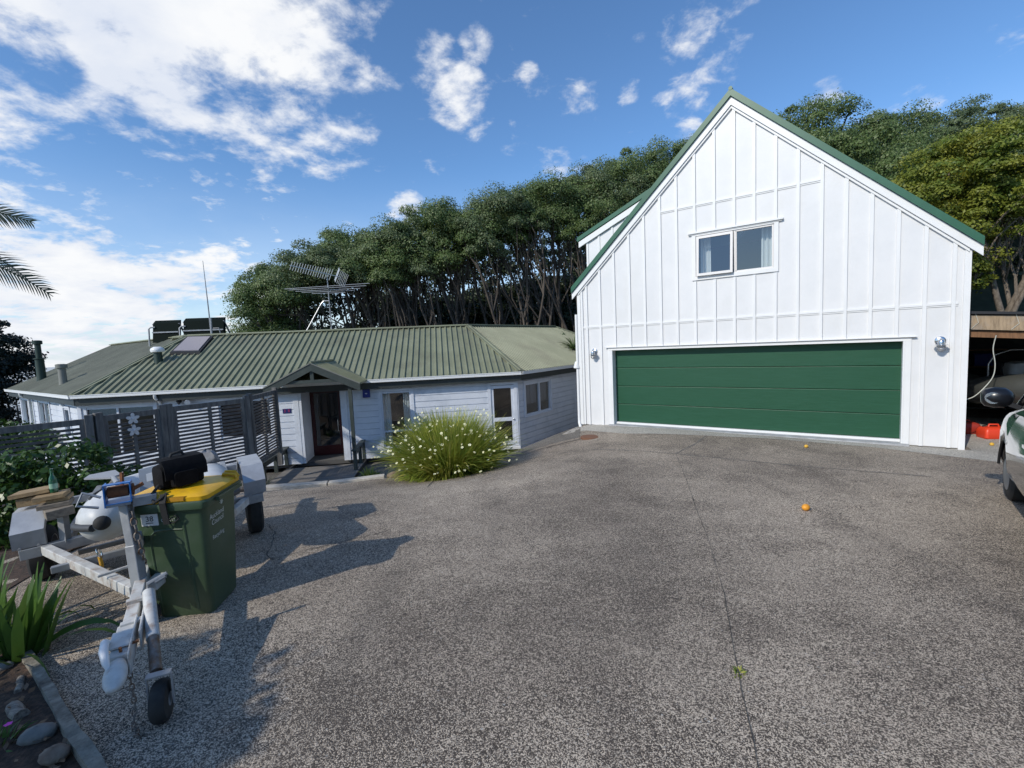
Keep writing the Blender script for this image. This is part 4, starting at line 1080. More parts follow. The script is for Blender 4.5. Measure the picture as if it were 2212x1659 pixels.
def fence_run(lab, a, b, ztop, zbot, posts, mids, gap=0.034, sw=0.048, thick=0.022, cap=True):
    az = math.degrees(math.atan2(b[0] - a[0], b[1] - a[1])); F = frame((a[0], a[1], 0), az); L = math.hypot(b[0] - a[0], b[1] - a[1])
    t = thing('slatted_screen', lab, 'fence', F(L / 2, 0, zbot), 'weathered slatted timber screens')
    for s in posts:
        mb = MB(); mb.box(F, s * L - .06, s * L + .06, -.06, .06, zbot - .4, ztop + .07); mb.build('post', M_timber, t, bevel=.006)
    s0 = min(posts) * L + .061; s1 = max(posts) * L - .061
    mb = MB(); z = zbot + .12; rnd = random.Random(int(L * 100))
    while z < ztop - .16:
        mb.box(F, s0 + .075, s1 - .075, -thick / 2, thick / 2, z, z + sw); z += sw + gap
    mb.build('slat_panel', M_timberslat, t)
    mb = MB()
    mb.box(F, s0, s1, -.03, .03, ztop - .11, ztop); mb.box(F, s0, s1, -.028, .028, zbot, zbot + .10)
    mb.box(F, s0, s0 + .075, -.026, .026, zbot + .101, ztop - .111); mb.box(F, s1 - .075, s1, -.026, .026, zbot + .101, ztop - .111)
    for m_ in mids: mb.box(F, m_ * L - .03, m_ * L + .03, -.03, .03, zbot + .101, ztop - .111)
    mb.build('panel_frame', M_timber, t)
    return F, L


fence_run('long slatted timber screen behind the green shrub, nearest the sea', fp[0], fp[1], FT - .03, -2.75, (0.0, .985), (.33, .64))
Fg, Lg = fence_run('slatted timber gate screen carrying two metal flowers', fp[1], fp[2], FT - .01, -2.8, (0.07, .95), (.52,), sw=.05)
fence_run('slatted timber screen behind the black bag and dinghy', fp[2], fp[3], FT, -2.95, (.04, .98), (.5,))
Fs, Ls = fence_run('slatted timber screen panel with a string of shells beside the porch bench', fp[3], (-6.80, 13.15), FT + .03, -2.75, (.05, .99), (.5,), sw=.042)


def flower_shape(mb_, F, s, n, z, r, petals=5):
    for k in range(petals):
        a0 = 2 * PI * k / petals + .3; P = []
        for i in range(12):
            q = 2 * PI * i / 12; x = r * .58 + r * .46 * math.cos(q); y = r * .30 * math.sin(q)
            P.append((x * math.cos(a0) - y * math.sin(a0), x * math.sin(a0) + y * math.cos(a0)))
        mb_.prism([F(s + x, n, z + y) for x, y in P], [F(s + x, n + .008 + .004 * k / petals, z + y) for x, y in P])


for z, lab in ((-1.14, 'five petal pale metal flower ornament, upper one on the gate screen'), (-1.38, 'five petal pale metal flower ornament, lower one on the gate screen')):
    t = thing('metal_flower', lab, 'ornament', Fg(.62, .06, z), 'metal flowers on the screen')
    mb = MB(); flower_shape(mb, Fg, .62, .045, z, .115); mb.build('petals', M_metalflower, t)
    mb = MB(); mb.lathe(Fg(.62, .05, z), [(.03, 0), (.028, .016), (.01, .02)], 12, tuple(Fg(0, 1, 0) - Fg(0, 0, 0))); mb.build('flower_eye', M_metalflower, t, smooth=50)
mb = MB()
for z in (-1.22, -1.42, -1.62): mb.lathe(Fs(1.2, .035, z), [(.085, 0), (.08, .02), (.03, .03)], 12, tuple(Fs(0, 1, 0) - Fs(0, 0, 0)))
mb.tube([Fs(1.2, .033, -1.05), Fs(1.2, .033, -1.75)], .006, 5)
mb.build('shell_string', M_shell, label='string of three round grey shells hanging on the narrow screen', cat='ornament', loc=Fs(1.2, .04, -1.4), smooth=40)

# timber sleepers along the foot of the drive
mb = MB()
a = on(-6.2, 10.45, .03); b = on(-4.55, 10.86, .035); c_ = on(-3.25, 11.16, .03)
mb.bar(a, b, .24, .15); mb.build('edge_sleeper', M_sleeper, label='bleached timber sleeper at the drive edge, longer one beside the trailer', cat='sleeper', loc=a, group='sleepers along the drive edge', bevel=.012)
mb = MB(); mb.bar(b + (c_ - b).normalized() * .03, c_, .23, .14); mb.build('edge_sleeper', M_sleeper, label='bleached timber sleeper at the drive edge next to the small rock', cat='sleeper', loc=b, group='sleepers along the drive edge', bevel=.012)
mb = MB(); mb.ball(on(-2.98, 11.15, .06), (.2, .13, .11), 12, 8, .12, 3, .3); mb.build('edge_rock', M_stonebrown, label='rough brown rock between the sleeper and the flowering clump', cat='rock', loc=on(-2.98, 11.15), smooth=60)
mh = on(2.0, 11.95, 0)
mb = MB(); mb.lathe(mh + Vector((0, 0, -.03)), [(.26, 0), (.26, .05), (.245, .055), (.1, .058)], 28); mb.build('manhole_cover', M_manhole, label='round rusty brown inspection cover near the garage corner', cat='manhole cover', loc=mh, smooth=30)

# ------------------------------------------------------------------ plants
def blades_np(rng, n, base, spread, length, width, droop, seg=5, az=None, lean=(0.05, 1.0), fold=0.0, taper=0.25):
    """arching strap leaves: one ribbon per leaf"""
    az = rng.uniform(0, 2 * PI, n) if az is None else az
    le = rng.uniform(lean[0], lean[1], n); Ls = length * rng.uniform(0.7, 1.15, n); w = width * rng.uniform(.7, 1.2, n)
    rb = spread * np.sqrt(rng.uniform(0, 1, n))
    b0 = np.stack([base[0] + rb * np.cos(az) + rng.normal(0, spread * .2, n), base[1] + rb * np.sin(az) + rng.normal(0, spread * .2, n), np.full(n, base[2])], 1)
    t = np.linspace(0, 1, seg + 1)
    el = (PI / 2 - le)[:, None] - droop * (0.4 + le)[:, None] * (t[None, :] ** 1.6) * 1.2
    step = Ls[:, None] / seg
    dr = np.cos(el) * step; dz = np.sin(el) * step
    rr = np.concatenate([np.zeros((n, 1)), np.cumsum(dr[:, :-1], 1)], 1); zz = np.concatenate([np.zeros((n, 1)), np.cumsum(dz[:, :-1], 1)], 1)
    ca, sa = np.cos(az)[:, None], np.sin(az)[:, None]
    X = b0[:, 0:1] + rr * ca; Y = b0[:, 1:2] + rr * sa; Z = b0[:, 2:3] + zz
    tw = rng.uniform(-.9, .9, n)[:, None]
    wd = w[:, None] * .5 * np.where(t < .6, 1 - .15 * t, 1 - (t - .45) * (1 - taper * 0) * 1.7).clip(.03, 1)[None, :]
    sx, sy, sz = -sa * np.cos(tw), ca * np.cos(tw), np.sin(tw)
    Lf = np.stack([X + sx * wd, Y + sy * wd, Z + sz * wd], 2); Rt = np.stack([X - sx * wd, Y - sy * wd, Z - sz * wd], 2)
    V = np.stack([Lf, Rt], 2).reshape(n, -1, 3)
    k = (seg + 1) * 2
    idx = np.array([[2 * i, 2 * i + 1, 2 * i + 3, 2 * i + 2] for i in range(seg)])
    Q = (np.arange(n)[:, None, None] * k + idx[None]).reshape(-1, 4)
    tips = np.stack([X[:, -1], Y[:, -1], Z[:, -1]], 1)
    return V.reshape(-1, 3), Q, tips


def cat_vq(lst):
    V = []; Q = []; b = 0
    for v, q in lst: V.append(v); Q.append(q + b); b += len(v)
    return np.concatenate(V), np.concatenate(Q)


rng = np.random.default_rng(11)
bb = (-1.52, 10.45, H(-1.52, 10.45) - .05)
t = thing('flowering_clump', 'big round clump of yellow-green blades dotted with white flowers at the drive edge', 'flowering plant', bb)
A1 = blades_np(rng, 5200, bb, .50, 1.47, .026, .70, seg=6, lean=(.03, .84))
A2 = blades_np(rng, 2300, bb, .58, .98, .025, 1.6, seg=6, lean=(.45, 1.2))
V, Q = cat_vq([A1[:2], A2[:2]]); npmesh('blades', V, Q, [L_iris], parent=t)
ns = 300
S3 = blades_np(rng, ns, bb, .45, 1.40, .007, .62, seg=5, lean=(.05, .92))
npmesh('flower_stems', S3[0], S3[1], [L_iris], parent=t)
tp = S3[2]
mbp = MB(); rnd = random.Random(5)
for x, y, z in tp:
    o = Vector((x, y, z)); nrm = Vector((rnd.uniform(-.5, .3), rnd.uniform(-1, .1), rnd.uniform(.3, 1))).normalized(); u_ = nrm.orthogonal().normalized(); v_ = nrm.cross(u_); r_ = rnd.uniform(.022, .037); a0 = rnd.uniform(0, 6)
    mbp.m = 0
    for k in range(5):
        a = a0 + 2 * PI * k / 5; d1 = u_ * math.cos(a) + v_ * math.sin(a); d2 = u_ * math.cos(a + 1.57) + v_ * math.sin(a + 1.57)
        mbp.add([o, o + d1 * r_ * .6 + d2 * r_ * .42 + nrm * .012, o + d1 * r_ + nrm * .004, o + d1 * r_ * .6 - d2 * r_ * .42 + nrm * .012], [(0, 1, 2, 3)])
    mbp.m = 1
    mbp.add([o + nrm * .008 + u_ * .009, o + nrm * .016 + v_ * .009, o + nrm * .008 - u_ * .009, o + nrm * .014 - v_ * .009], [(0, 1, 2, 3)])
mbp.build('flowers', [M_petal, M_petalc], t)


def weed(lab, x, y, n, L_, w, seed, leafm=L_shrub, spread=.08):
    r_ = np.random.default_rng(seed); b_ = (x, y, H(x, y) - .01)
    A = blades_np(r_, n, b_, spread, L_, w, .8, seg=3, lean=(.1, 1.2))
    npmesh('small_weed', A[0], A[1], [leafm], label=lab, cat='weed', loc=b_, group='small weeds by the drive')


weed('tufty bright green weed at the foot of the porch bench', -4.35, 13.35, 90, .34, .035, 21, L_iris, .14)
weed('low green weed beside the brown edge rock', -3.2, 11.75, 50, .14, .03, 22)
weed('tiny green weed growing from the long slab joint', 1.33, 2.7, 26, .05, .014, 23, L_iris, .02)
weed('dark grassy tuft under the long porch bench', -6.9, 12.2, 90, .38, .02, 24, L_shrub, .14)

# broad strap-leaved plant at the near left corner
sb = (-3.62, 3.12, H(-3.62, 3.12))
t = thing('strap_leaf_plant', 'broad strap-leaved green plant at the left edge of the drive', 'plant', sb)
r_ = np.random.default_rng(31)
A = blades_np(r_, 30, sb, .14, .60, .080, .30, seg=7, lean=(.05, .5)); B_ = blades_np(r_, 12, sb, .14, .66, .042, 1.5, seg=7, lean=(.7, 1.1))
V, Q = cat_vq([A[:2], B_[:2]]); npmesh('leaves', V, Q, [L_strap], parent=t)
sb2 = (-4.1, 3.25, H(-4.1, 3.25))
A = blades_np(r_, 34, sb2, .2, .62, .07, .4, seg=7, lean=(.05, .6))
npmesh('strap_leaf_plant', A[0], A[1], [L_strap], label='second strap-leaved plant behind it, cut by the left picture edge', cat='plant', loc=sb2)


def branch_path(rnd, a, b, bend, k=6):
    a, b = Vector(a), Vector(b); L_ = (b - a).length; P = []
    o1 = Vector((rnd.uniform(-1, 1), rnd.uniform(-1, 1), rnd.uniform(-.3, .3))) * bend * L_; o2 = Vector((rnd.uniform(-1, 1), rnd.uniform(-1, 1), rnd.uniform(-.3, .3))) * bend * L_
    for i in range(k + 1):
        q = i / k; P.append(a.lerp(b, q) + o1 * math.sin(PI * q) + o2 * math.sin(2 * PI * q) * .5)
    return P


def tree(name, lab, base, lobes, seed, leaf, bark=M_bark, clumps=60, per=110, lsize=.17, crad=.62, stems=4, srad=.15, cat='tree', group=None, twigs=14, flat=.8, low=-.35, lean=(0, 0)):
    """lobes: (x, y, z, rx, ry, rz) crown masses; clumps of leaves sit on their upper shells, stems reach into them"""
    rng = np.random.default_rng(seed); rnd = random.Random(seed)
    t = thing(name, lab, cat, base, group)
    lob = np.array(lobes, dtype=float); cents = []; rr = []
    vol = (lob[:, 3] * lob[:, 4] * lob[:, 5]) ** (2 / 3); cnt = np.maximum(6, (clumps * vol / vol.sum()).astype(int))
    for l_, n in zip(lob, cnt):
        d = rng.normal(size=(n, 3)); d /= np.linalg.norm(d, axis=1, keepdims=True)
        d[:, 2] = np.where(d[:, 2] < low, -d[:, 2] * .5, d[:, 2])
        q = rng.uniform(.62, 1.0, (n, 1))
        cents.append(l_[:3] + d * q * l_[3:]); rr.append(crad * rng.uniform(.45, 1.35, n))
    cents = np.concatenate(cents); rr = np.concatenate(rr)
    V, Q = clump_leaves(cents, rr, per, lsize, rng, flat)
    npmesh('crown', V, Q, [leaf], parent=t)
    mb_ = MB(); b = Vector(base)
    for k in range(stems):
        l_ = lobes[k % len(lobes)]; end = Vector(l_[:3]) + Vector((rnd.uniform(-.5, .5) * l_[3], rnd.uniform(-.5, .5) * l_[4], rnd.uniform(-.2, .5) * l_[5]))
        st = b + Vector((rnd.uniform(-.5, .5) + lean[0] * 0, rnd.uniform(-.4, .4), -.3)); P = branch_path(rnd, st, end, .07, 7)
        r0 = srad * rnd.uniform(.7, 1.15); mb_.tube(P, [r0 * (1 - .1 * i) for i in range(8)], 7, False)
        for j in range(twigs // stems + 1):
            q = P[rnd.randint(3, 6)]; c_ = cents[rng.integers(len(cents))]
            near = cents[np.argsort(np.linalg.norm(cents - np.array(q), axis=1))[rnd.randint(0, min(25, len(cents) - 1))]]
            PP = branch_path(rnd, q, near, .12, 4); mb_.tube(PP, [r0 * .42 * (1 - .17 * i) for i in range(5)], 5, False)
    mb_.build('trunk', bark, t, smooth=60)
    return t


# windswept wood behind the house: (bearing pixel, crown top pixel, depth)
def P3(px_, py_, Y):
    d = pdir(px_, py_); return Vector(d) * (Y / d[1])


row = [(585, 570, 25, 1.0), (618, 540, 26.5, 1.1), (690, 512, 25.5, 1.25), (752, 486, 27.5, 1.25), (812, 505, 26.0, 1.0), (868, 468, 26.5, 1.25), (930, 436, 27, 1.4), (1000, 424, 27.8, 1.4), (1072, 402, 27, 1.4),
       (1140, 390, 28.5, 1.35), (1208, 376, 28, 1.4), (1280, 344, 29, 1.45), (1352, 322, 30, 1.5), (1430, 306, 31, 1.5), (1500, 300, 33, 1.6)]
words = ['leftmost windswept tree of the row, standing low beside the sky', 'second windswept tree from the left, behind the solar collectors', 'windswept tree straight behind the television aerial', 'dome-topped windswept tree just right of the television aerial',
         'thinner windswept tree in the dip of the tree line', 'windswept tree rising right of the dip in the tree line', 'broad windswept tree above the middle of the house ridge', 'windswept tree behind the middle of the ridge with leaning pale stems',
         'windswept tree above the right end of the ridge', 'windswept tree over the hip end with many slender stems', 'windswept tree above the wing roof', 'tall windswept tree left of the garage dormer', 'tall windswept tree rising over the garage dormer', 'windswept tree half hidden by the left garage slope', 'windswept tree mostly hidden behind the garage gable']
GRP = 'windswept trees behind the house'
for i, (a, b, Y, sc) in enumerate(row):
    rnd = random.Random(100 + i)
    top = P3(a, b + 14, Y); r_ = 1.9 * sc
    base = Vector((top.x + 1.3, Y + .6, float(TZ(top.x + 1.3, Y + .6)) - .2))
    lobes = [(top.x, top.y, top.z - 1.15 * sc, r_ * .9, r_, 1.15 * sc), (top.x - .95 * sc, top.y - .6, top.z - 1.9 * sc, r_ * .62, r_ * .8, .9 * sc), (top.x + 1.0 * sc, top.y - .5, top.z - 1.75 * sc, r_ * .66, r_ * .8, .9 * sc),
             (top.x + rnd.uniform(-1, 1), top.y - 1.2, top.z - 2.5 * sc, r_ * .5, r_ * .5, .6 * sc)]
    if i == 0: lobes = [(a_ + .35, b_, c_, d_ * .75, e_, f_) for a_, b_, c_, d_, e_, f_ in lobes]
    if i < 2: lobes += [(top.x - .3, top.y - .3, top.z - 3.9 * sc, 1.7, 1.6, 1.3), (top.x + .6, top.y, top.z - 5.3, 1.9, 1.5, 1.2)]
    if i == 2: lobes += [(top.x - .5, top.y + .5, top.z - 4.4 * sc, 1.8, 1.4, 1.0)]
    tree('windswept_tree', words[i], base, lobes, 200 + i, (L_tree, L_tree2)[i % 3 == 2], clumps=104, per=430, lsize=.10, crad=.64, stems=7, srad=.115, group=GRP, twigs=40, flat=.86, low=-.25)
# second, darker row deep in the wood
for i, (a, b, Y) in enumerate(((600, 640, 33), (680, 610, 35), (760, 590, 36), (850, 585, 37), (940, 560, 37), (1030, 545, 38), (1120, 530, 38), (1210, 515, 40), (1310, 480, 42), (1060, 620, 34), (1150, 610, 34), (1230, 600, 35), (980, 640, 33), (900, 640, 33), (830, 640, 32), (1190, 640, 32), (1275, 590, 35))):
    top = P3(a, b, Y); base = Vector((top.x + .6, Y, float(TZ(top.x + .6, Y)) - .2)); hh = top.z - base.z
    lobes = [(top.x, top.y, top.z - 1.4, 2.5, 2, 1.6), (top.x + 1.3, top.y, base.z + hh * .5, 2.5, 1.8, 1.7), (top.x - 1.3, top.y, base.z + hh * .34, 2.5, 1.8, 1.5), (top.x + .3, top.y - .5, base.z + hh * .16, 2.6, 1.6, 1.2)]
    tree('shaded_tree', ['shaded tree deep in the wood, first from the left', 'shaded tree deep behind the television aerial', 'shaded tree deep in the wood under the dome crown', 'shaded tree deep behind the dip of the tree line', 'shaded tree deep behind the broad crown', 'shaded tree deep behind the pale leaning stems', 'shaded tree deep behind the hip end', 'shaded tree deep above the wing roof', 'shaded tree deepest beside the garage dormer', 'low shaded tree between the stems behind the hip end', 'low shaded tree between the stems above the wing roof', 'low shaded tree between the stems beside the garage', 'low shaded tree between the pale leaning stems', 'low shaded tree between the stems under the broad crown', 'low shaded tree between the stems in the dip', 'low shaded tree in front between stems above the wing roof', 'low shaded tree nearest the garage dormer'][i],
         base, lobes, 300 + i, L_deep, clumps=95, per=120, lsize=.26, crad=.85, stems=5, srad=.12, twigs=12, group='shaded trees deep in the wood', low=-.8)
# hillside trees behind and right of the garage
hill = [(1605, 262, 34, 1.5, 0), (1700, 246, 33, 1.6, 0), (1768, 214, 32, 1.7, 0), (1850, 262, 33, 1.5, 0), (1905, 236, 36, 1.6, 0), (1985, 254, 40, 1.7, 1), (2040, 236, 46, 1.9, 1), (2110, 218, 50, 2.0, 1), (2185, 226, 50, 2.0, 1), (2260, 215, 46, 2.0, 1),
        (1800, 300, 26, 1.45, 0), (1890, 330, 25, 1.5, 0), (1960, 320, 30, 1.6, 1), (2060, 300, 36, 1.7, 1), (2150, 300, 38, 1.8, 1)]
hw = ['hill tree peeking over the left of the gable', 'hill tree on the skyline just right of the gable peak', 'tufted hill tree, highest just right of the gable', 'hill tree in the skyline dip right of the tufted one', 'rounded hill tree on the skyline above the roof slope', 'pale hill tree left of the skyline knoll', 'hill tree climbing to the skyline knoll',
      'hill tree on top of the skyline knoll', 'skyline hill tree right of the knoll top', 'skyline hill tree at the right picture edge', 'mid-slope hill tree close above the garage roof', 'mid-slope hill tree above the right roof slope', 'mid-slope pale hill tree left of the yellow tree', 'pale hill tree between the knoll and the yellow tree', 'pale hill tree above the yellow tree at the right']
for i, (a, b, Y, sc, k) in enumerate(hill):
    top = P3(a, b + 8, Y); r_ = 1.9 * sc; bz = min(float(TZ(top.x, Y)), top.z - 4.2) - .2
    lobes = [(top.x, top.y, top.z - 1.1 * sc, r_, r_, 1.15 * sc), (top.x - 1.1 * sc, top.y - 1.0, top.z - 2.3 * sc, r_ * .8, r_ * .8, 1.1 * sc), (top.x + 1.2 * sc, top.y - .8, top.z - 2.1 * sc, r_ * .8, r_ * .8, 1.1 * sc), (top.x, top.y - 1.4, top.z - 3.4 * sc, r_ * .9, r_ * .7, 1.0 * sc)]
    tree('hillside_tree', hw[i], (top.x + .5, Y + .3, bz), lobes, 400 + i, L_tree if k == 0 else L_tree2, clumps=84, per=360, lsize=.13 if k == 0 else .16, crad=.86, flat=.68, stems=4, srad=.14, group='trees on the hill behind the garage', twigs=10, low=-.5)
for i, (a, b, Y, rx) in enumerate(((2068, 300, 18.5, 2.4), (2190, 250, 18.0, 2.6), (2010, 420, 19.5, 1.7))):
    top = P3(a, b, Y); bz = float(TZ(top.x, Y)) - .2
    lobes = [(top.x, top.y, top.z - 1.1, rx * .8, rx * .8, 1.1), (top.x - rx * .45, top.y - .6, top.z - 2.3, rx * .7, rx * .8, 1.1), (top.x + rx * .45, top.y - .4, top.z - 2.4, rx * .7, rx * .8, 1.1), (top.x, top.y - .9, top.z - 3.6, rx * .9, rx * .7, 1.1)]
    tree('yellow_green_tree', ['yellow-green tree with a golden top, behind the right eave', 'large yellow-green tree cut by the right picture edge', 'smaller yellow-green tree low against the roof slope'][i], (top.x + .4, Y + .4, bz), lobes, 500 + i, L_yellow, bark=M_barklight, clumps=120, per=260, lsize=.11, crad=.52, flat=.6, stems=4, srad=.14, group='yellow-green trees behind the carport', twigs=16, low=-.5)
for i, (a, Y) in enumerate(((2120, 24), (2165, 25), (2210, 22))):
    top = P3(a, 470, Y); bz = float(TZ(top.x, Y)) - .2
    tree('bare_stemmed_tree', ['shaded bare-stemmed tree beside the garage corner', 'shaded bare-stemmed tree above the carport roof', 'shaded bare-stemmed tree at the right picture edge'][i], (top.x, Y, bz), [(top.x, top.y, top.z, 2.2, 2, 1.6), (top.x, top.y + 1, top.z - 2.6, 2.4, 2, 1.4), (top.x + .3, top.y + 1.5, top.z - 5, 2.2, 2, 1.3)], 520 + i, L_deep, bark=M_barklight, clumps=60, per=80, lsize=.24, crad=.8, stems=4, srad=.13, group='bare-stemmed trees behind the carport', twigs=8, low=-.7)
# low greenery between house and garage
tree('green_shrub', 'bright green shrub in the gap between wing roof and garage', (3.3, 25.2, -2.8), [(3.1, 25, -.2, 1.3, 1.1, .95), (2.3, 24.6, -.6, .8, .8, .7)], 541, L_shrub, clumps=50, per=90, lsize=.13, crad=.35, stems=3, srad=.05, cat='shrub')
cb = (2.95, 21.6, -1.0)
r_ = np.random.default_rng(43); A = blades_np(r_, 90, (2.95, 21.6, -.3), .05, .85, .04, 1.0, seg=5, lean=(.2, 1.7))
t = thing('cabbage_tree', 'spiky cabbage tree tuft close to the garage corner', 'tree', (2.95, 21.6, -3.4)); npmesh('crown', A[0], A[1], [L_tree], parent=t)
mb = MB(); mb.tube([(2.95, 21.6, -3.6), (2.97, 21.6, -.3)], [.09, .06], 8); mb.build('trunk', M_bark, t)
# shrub at the fence, sea-side greenery
tree('leafy_shrub', 'leafy green shrub in front of the slatted screen, behind the plank stack', (-6.75, 6.3, H(-6.75, 6.3)), [(-6.6, 6.5, -1.62, .75, .6, .5), (-7.2, 6.3, -1.85, .8, .6, .6), (-6.2, 6.7, -2.0, .5, .5, .5), (-7.6, 6.6, -2.1, .9, .6, .6), (-6.7, 6.1, -2.35, .9, .5, .4)], 551, L_shrub, clumps=150, per=80, lsize=.085, crad=.2, stems=5, srad=.02, cat='shrub', twigs=20, low=-.8)
tree('sea_side_shrub', 'low green shrub between the screen and the left end of the house', (-17.5, 15.8, -4.3), [(-17.4, 15.6, -2.55, 1.3, 1.0, .75), (-18.4, 16, -2.6, 1.4, 1, .7)], 552, L_shrub, clumps=60, per=60, lsize=.16, crad=.35, stems=3, srad=.04, cat='shrub', low=-.8)
tree('dark_seaside_tree', 'dark silhouetted tree against the sea at the left picture edge', (-26.5, 23.5, -8.5), [(-26.3, 23.5, .8, 1.6, 1.6, 1.5), (-26.9, 23.2, -.6, 1.9, 1.7, 1.3), (-25.9, 23.4, -1.5, 1.1, 1.2, .7), (-26.9, 23.3, -2.6, 1.5, 1.4, .6), (-27.4, 23, 1.4, 1.5, 1.4, 1.3)], 553, L_dark, clumps=170, per=220, lsize=.15, crad=.55, stems=4, srad=.16, low=-.7)


def palm(lab, base, crown, fronds, seed):
    """fronds: (tip, rise of the midrib's arch)"""
    rng = np.random.default_rng(seed); t = thing('palm_tree', lab, 'palm', base)
    mb_ = MB(); b, c_ = Vector(base), Vector(crown)
    mb_.tube([b, b.lerp(c_, .5) + Vector((.08, 0, 0)), c_], [.16, .12, .13], 10); mb_.build('trunk', M_bark, t, smooth=60)
    for tip, rise in fronds:
        tip = Vector(tip); n = 24; ctl = c_.lerp(tip, .55) + Vector((0, 0, rise)); P = []
        for i in range(n + 1):
            q = i / n; P.append(c_ * (1 - q) ** 2 + ctl * 2 * q * (1 - q) + tip * q * q)
        d = (tip - c_); d.z = 0; d.normalize()
        m_ = MB(); m_.tube(P, [.022 * (1 - .85 * i / n) + .003 for i in range(n + 1)], 6)
        side = (d.cross(Vector((0, 0, 1))).normalized() * .55 - Vector((0, 0, .83))).normalized()
        for i in range(6, int(n * 2.4)):
            q = i / (n * 2.4); k = int(q * n); o = P[k].lerp(P[min(n, k + 1)], q * n - k); tg = (P[min(n, k + 1)] - P[k]).normalized()
            ll = .85 * math.sin(PI * min(1, .12 + q * .84)) ** .6 * (1.0 - .45 * q)
            for sg in (-1, 1):
                dd = (side * sg * .75 + tg * .75 + Vector((0, 0, -.05 - .14 * float(rng.uniform(0, 1))))).normalized(); w = tg * .013
                w = tg * .022; mid = o + dd * ll * .55 + Vector((0, 0, .01)); end = o + dd * ll + Vector((0, 0, -.10 * ll))
                m_.add([o - w, o + w, mid + w * .9, mid - w * .9, end], [(0, 1, 2, 3), (3, 2, 4)])
        m_.build('frond', L_palm, t)


palm('palm tree whose dark fronds reach in at the left picture edge', (-11.6, 7.6, -3.0), (-11.4, 7.7, 2.0),
     [((-8.36, 8.6, 1.27), 1.0), ((-8.62, 8.7, 2.62), .9), ((-9.2, 6.0, 1.6), 1.3), ((-10.2, 4.9, 1.2), 1.4), ((-12.6, 4.8, 1.4), 1.4), ((-14.2, 7.0, 1.5), 1.4), ((-13.6, 10, 1.8), 1.4), ((-11.2, 11, 2.0), 1.4)], 61)

# the garden behind the camera at the left, which shades the near corner
tree('garden_tree', 'leafy garden tree left of the drive, outside the picture', (-6.3, -1.0, -2.0), [(-6.1, -.65, 1.05, .6, .55, .6), (-6.6, -.9, .6, .65, .6, .6), (-5.75, -1.0, .95, .5, .5, .5), (-6.9, -.5, .2, .6, .55, .5)], 571, L_shrub, clumps=90, per=70, lsize=.16, crad=.34, stems=4, srad=.07, low=-.7)
for i, (x, y, h_) in enumerate(((-5.5, -10.5, 3.2), (-.5, -10, 4.2), (5, -9.5, 4.6), (10.5, -8, 4.8), (14.5, -3, 4.6))):  # unseen trees added to block low sky and deepen the shade
    tree('sky_block_tree', 'unseen tree added behind the viewer to block sky, ' + ['nearest the garden bed', 'second along', 'in the middle of its row', 'second from the car', 'nearest the car'][i], (x, y, -2.2), [(x, y, h_ - 1.2, 2.3, 1.8, 1.4), (x - 1.3, y + .2, h_ - 3, 1.9, 1.6, 1.5), (x + 1.3, y, h_ - 3.2, 1.9, 1.6, 1.5), (x, y + .3, h_ - 4.8, 2.4, 1.6, 1.3)], 590 + i, L_tree, clumps=70, per=70, lsize=.26, crad=.8, stems=3, srad=.1, group='unseen trees added behind the viewer to block sky', low=-.7)

# bed edging and what lies in the bed
mb = MB(); E0 = [(-3.75, 3.26), (-3.05, 2.77), (-2.52, 2.38), (-2.19, 2.16), (-1.7, 1.8)]
rnd = random.Random(8); rings = []
for i in range(len(E0) - 1):
    for j in range(5):
        q = j / 5; x = E0[i][0] + (E0[i + 1][0] - E0[i][0]) * q; y = E0[i][1] + (E0[i + 1][1] - E0[i][1]) * q; rings.append((x, y))
for k in range(len(rings)):
    x, y = rings[k]; z = H(x, y); w = .031 + rnd.uniform(-.005, .005); h = .06 + rnd.uniform(-.012, .012)
    nx_, ny_ = .6, .8
    rings[k] = [Vector((x - nx_ * w, y - ny_ * w, z - .05)), Vector((x + nx_ * w, y + ny_ * w, z - .05)), Vector((x + nx_ * w * .9, y + ny_ * w * .9, z + h)), Vector((x - nx_ * w * .9, y - ny_ * w * .9, z + h + rnd.uniform(-.008, .008)))]
mb.loft(rings); mb.build('bed_edging', M_edging, label='rough lichened timber edging between the garden bed and the drive', cat='edging', loc=(-2.2, 2.1, -2.05))


rl = np.random.default_rng(88); nl = 1500
lp = np.stack([rl.uniform(-5.6, -1.4, nl), rl.uniform(1.2, 5.0, nl)], 1)
side_ = (lp[:, 1] - (1.80 + (-1.70 - lp[:, 0]) * .71)) < -.02
lp = lp[side_]; lz = Hn(lp) + .035 + rl.uniform(0, .02, len(lp))
ln_ = rl.normal(size=(len(lp), 3)) * .45 + np.array([0, 0, 1.0]); ln_ /= np.linalg.norm(ln_, axis=1, keepdims=True)
LV, LQ = leaf_quads(np.column_stack([lp, lz]), ln_, .05, rl, .5)
L_litter = leafmat("dead_leaf_litter", (0.10, 0.055, 0.03), (0.16, 0.10, 0.055), (0.26, 0.19, 0.12), trans=0.05, nscale=4)
npmesh('leaf_litter', LV, LQ, [L_litter], label='dead leaves and bark bits scattered over the garden bed', cat='leaf litter', loc=(-3, 2.4, -2.05), kind='stuff')


def stone(name, lab, x, y, r, m, seed, cat='stone', rot=0.0, dz=.5):
    mb_ = MB(); mb_.ball((x, y, H(x, y) + r[2] * dz + .02), r, 14, 9, .07, seed, rot); mb_.build(name, m, label=lab, cat=cat, loc=(x, y, H(x, y)), smooth=60)


stone('garden_stone', 'smooth grey stone in the bed beside the timber edging', -2.68, 2.36, (.085, .055, .045), M_stone, 71, rot=.4)
stone('garden_stone', 'oval grey stone under the strap-leaved plant', -3.56, 2.98, (.06, .034, .03), M_stone, 72, rot=.5)
stone('garden_stone', 'reddish rough stone at the bottom of the picture', -2.45, 2.22, (.07, .055, .04), M_stonebrown, 73)


